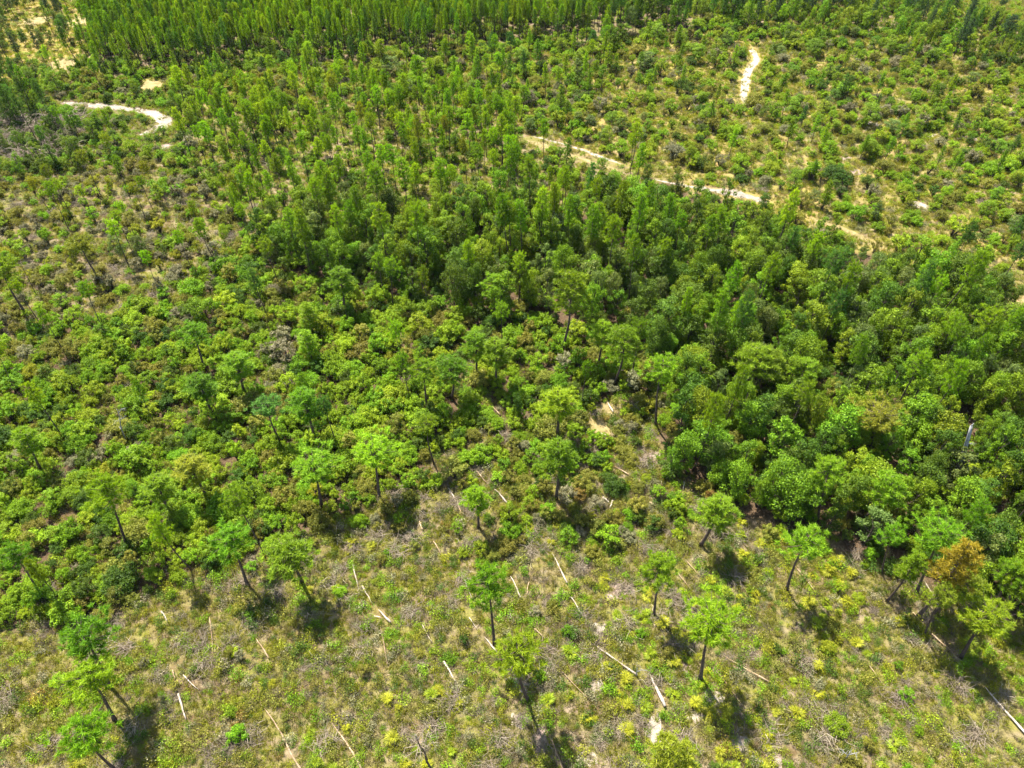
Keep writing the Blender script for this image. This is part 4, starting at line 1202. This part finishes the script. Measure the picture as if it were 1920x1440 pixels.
# --- palmettos (each frond its own piece on the nearest ones)
rng, x, y, z, px, py, f = candidates(1.05, 1004)
pn = vnoise(x / 4, y / 4, 31) * np.interp(px, [300, 800, 1300, 1750, 1920], [0.35, 0.8, 1.15, 1.0, 0.6])
p = np.where((z == ZI['clearing']) & (py > 960), np.clip((pn - 0.36) * 1.4, 0.01, 0.75), 0)
keep = (rng.random(len(x)) < p) & ~near_clear(x, y, 0.35)
x, y, z, px, py, f = x[keep], y[keep], z[keep], px[keep], py[keep], f[keep]
n = len(x)
sc_ = rng.uniform(0.45, 0.95, n)
green = rng.random(n) < 0.35
rz = rng.uniform(0, 6.28, n)
score = np.where((px > 10) & (px < 1910) & (py < 1445), sc_ / f, -1)
order = np.argsort(-score)[:120]
isi = np.zeros(n, bool); isi[order] = True; isi &= score > 0
for i in np.where(isi)[0]:
    rel, dd = relation(px[i], py[i])
    c = 'palmetto_green' if green[i] else 'palmetto'
    t = thing('palmetto', f"{'small' if sc_[i] < 0.72 else 'spreading'} {'green' if green[i] else 'yellow green'} palmetto {rel}", 'palmetto', (x[i], y[i], 0.0), rz[i], (sc_[i],) * 3, 'palmettos in the clearing')
    for az, tilt, s_, k in frond_layout(131 + i % 3):
        o = bpy.data.objects.new('frond', FRONDS[c][k]); o.parent = t
        o.rotation_euler = (0, tilt, az); o.scale = (s_,) * 3
        COL.objects.link(o)
r = ~isi
rot = np.zeros((r.sum(), 3)); rot[:, 2] = rz[r]
stuff('palmetto_patch', 'patches of small yellow green palmettos spread over the clearing', 'palmetto', PALM, x[r], y[r], rot, np.repeat(sc_[r][:, None], 3, 1),
      np.where(green[r], 3, 0) + rng.integers(0, 3, r.sum()))

# --- dead brush
rng, x, y, z, px, py, f = candidates(1.5, 1005)
p = choose(rng, z, dict(clearing=0.30, pale=0.14, shrub=0.012, wet=0.03, savanna=0.02, young_pine=0.02))
p = np.where(z == ZI['clearing'], p * (2.2 * vnoise(x / 4.5, y / 4.5, 41) ** 1.5 + 0.1), p)
p = np.where((px < 140) & (py > 225) & (py < 300), 0.6, p)
keep = rng.random(len(x)) < p
x, y, z, px, py = x[keep], y[keep], z[keep], px[keep], py[keep]
n = len(x)
s_ = rng.uniform(0.6, 1.35, n)
s_ = np.where((px < 160) & (py < 310), s_ * 2.2, s_)
def lab(i, a, b, h):
    rel, dd = relation(a, b)
    if a < 160 and b < 310:
        return f"leafless grey thicket bush {'behind' if b < 262 else 'in front'} at the left edge"
    return f"{'large' if s_[i] > 1.1 else 'small' if s_[i] < 0.8 else 'loose'} dead grey brush {rel}"
populate(BRUSH, 'dead_brush', 'dead branches', 160, x, y, z, np.repeat(s_[:, None], 3, 1), rng.integers(0, 5, n), rng, lab, 'dead brush lying about', 'dead_brush_litter',
         'dead grey brush scattered through the undergrowth', 0.03)

# --- low scrub and grass that nobody could count
rng, x, y, z, px, py, f = candidates(0.45, 1006)
p = choose(rng, z, dict(clearing=0.62, field=0.3, savanna=0.34, pale=0.36, shrub=0.5, forest=0.15, young_pine=0.30, sandy=0.12, wet=0.6, conifer=0.2))
p = p * np.clip(0.25 + 1.5 * vnoise(x / 2.2, y / 2.2, 51), 0, 1.3)
keep = (rng.random(len(x)) < p) & ~near_clear(x, y, 0.0)
x, y, z = x[keep], y[keep], z[keep]
n = len(x)
C = {c: i for i, c in enumerate(SCRUB_COLS)}
ccol = pick_colour(rng, z, vnoise(x / 2.5, y / 2.5, 56), {
    '*': [(3, C['shrub_mid']), (3, C['shrub_olive']), (3, C['shrub_bright']), (1, C['shrub_grey'])],
    'clearing': [(3.2, C['shrub_mid']), (5, C['shrub_olive']), (1.0, C['shrub_bright']), (2.2, C['shrub_grey']), (1.5, C['shrub_yellow']), (2.0, C['shrub_dark']), (0.08, C['shrub_rust'])],
    'savanna': [(3, C['shrub_olive']), (3, C['shrub_bright']), (2, C['shrub_grey']), (1.2, C['shrub_yellow']), (0.06, C['shrub_rust'])],
    'pale': [(3, C['shrub_olive']), (3, C['shrub_grey']), (1.5, C['shrub_mid'])]})
s_ = 0.45 + 1.0 * rng.random(n) ** 2
rot = np.zeros((n, 3)); rot[:, 2] = rng.uniform(0, 6.28, n)
stuff('low_scrub', 'knee high mixed scrub covering the clearing and open ground', 'scrub', SCRUB, x, y, rot, np.stack([s_, s_, s_ * rng.uniform(0.7, 1.2, n)], 1), ccol * 4 + rng.integers(0, 4, n))

rng, x, y, z, px, py, f = candidates(0.50, 1007)
p = choose(rng, z, dict(clearing=0.80, field=0.5, savanna=0.42, pale=0.35, shrub=0.10, young_pine=0.25, sandy=0.35, wet=0.3, conifer=0.15))
keep = (rng.random(len(x)) < p) & ~(near_clear(x, y, -0.12) & (rng.random(len(x)) < 0.86))
x, y, z = x[keep], y[keep], z[keep]
n = len(x)
rows = vnoise((x * 0.62 + y * 0.78) / 1.3, (x * 0.78 - y * 0.62) / 6, 61)          # beds run diagonally
gcol = pick_colour(rng, z, rows, {
    '*': [(3, 0), (3, 1), (2, 2)], 'clearing': [(2.2, 0), (4.0, 1), (3.8, 2), (1.3, 3)], 'sandy': [(1, 0), (4, 1), (3, 2)], 'savanna': [(3, 0), (4, 1), (2, 2)], 'pale': [(2, 0), (2, 1), (3, 2), (1, 3)]})
s_ = rng.uniform(0.6, 1.4, n)
rot = np.zeros((n, 3)); rot[:, 2] = rng.uniform(0, 6.28, n)
stuff('grass', 'yellow green and straw coloured grass growing between the scrub', 'grass', GRASS, x, y, rot, np.stack([s_, s_, s_], 1), gcol * 4 + rng.integers(0, 4, n))

# ------------------------------------------------------------------ thin summer haze
def haze():
    m, t = new_mat('haze')
    v = t.nodes.new('ShaderNodeVolumePrincipled')
    v.inputs['Color'].default_value = (0.80, 0.90, 1.0, 1)
    v.inputs['Density'].default_value = HAZE
    o = t.nodes.new('ShaderNodeOutputMaterial'); t.links.new(v.outputs[0], o.inputs['Volume'])
    x0, x1, y0, y1, z0, z1 = -3100, 3100, -1600, 4100, -1.0, 56.0
    vs = [(x, y, z) for z in (z0, z1) for y in (y0, y1) for x in (x0, x1)]
    f = np.array([(0, 2, 3, 1), (4, 5, 7, 6), (0, 1, 5, 4), (2, 6, 7, 3), (0, 4, 6, 2), (1, 3, 7, 5)])
    ob = bpy.data.objects.new('haze', mesh_np('haze', vs, [f], [m]))
    ob['kind'] = 'stuff'; ob['label'] = 'thin pale haze in the air over the woods'
    COL.objects.link(ob)
HAZE = 0.00003
if HAZE:
    haze()

# ------------------------------------------------------------------ look-alikes sharing a label are told apart by their order from the left
ORD = ['first', 'second', 'third', 'fourth', 'fifth', 'sixth', 'seventh', 'eighth', 'ninth', 'tenth', 'eleventh', 'twelfth', 'thirteenth', 'fourteenth', 'fifteenth', 'sixteenth', 'seventeenth', 'eighteenth', 'nineteenth', 'twentieth']
by_label = {}
for o in COL.objects:
    if o.parent is None and 'category' in o and o.get('kind') is None:
        by_label.setdefault(o['label'], []).append(o)
for l, obs in by_label.items():
    n = len(obs)
    if n < 2 or n > 20:
        continue
    obs.sort(key=lambda o: float(project(o.location.x, o.location.y)[0]))
    for k, o in enumerate(obs):
        w = ('the left one' if k == 0 else 'the right one') if n == 2 else ('leftmost' if k == 0 else 'rightmost' if k == n - 1 else ORD[k] + ' from left')
        if len((l + ' ' + w).split()) <= 16:
            o['label'] = l + ', ' + w
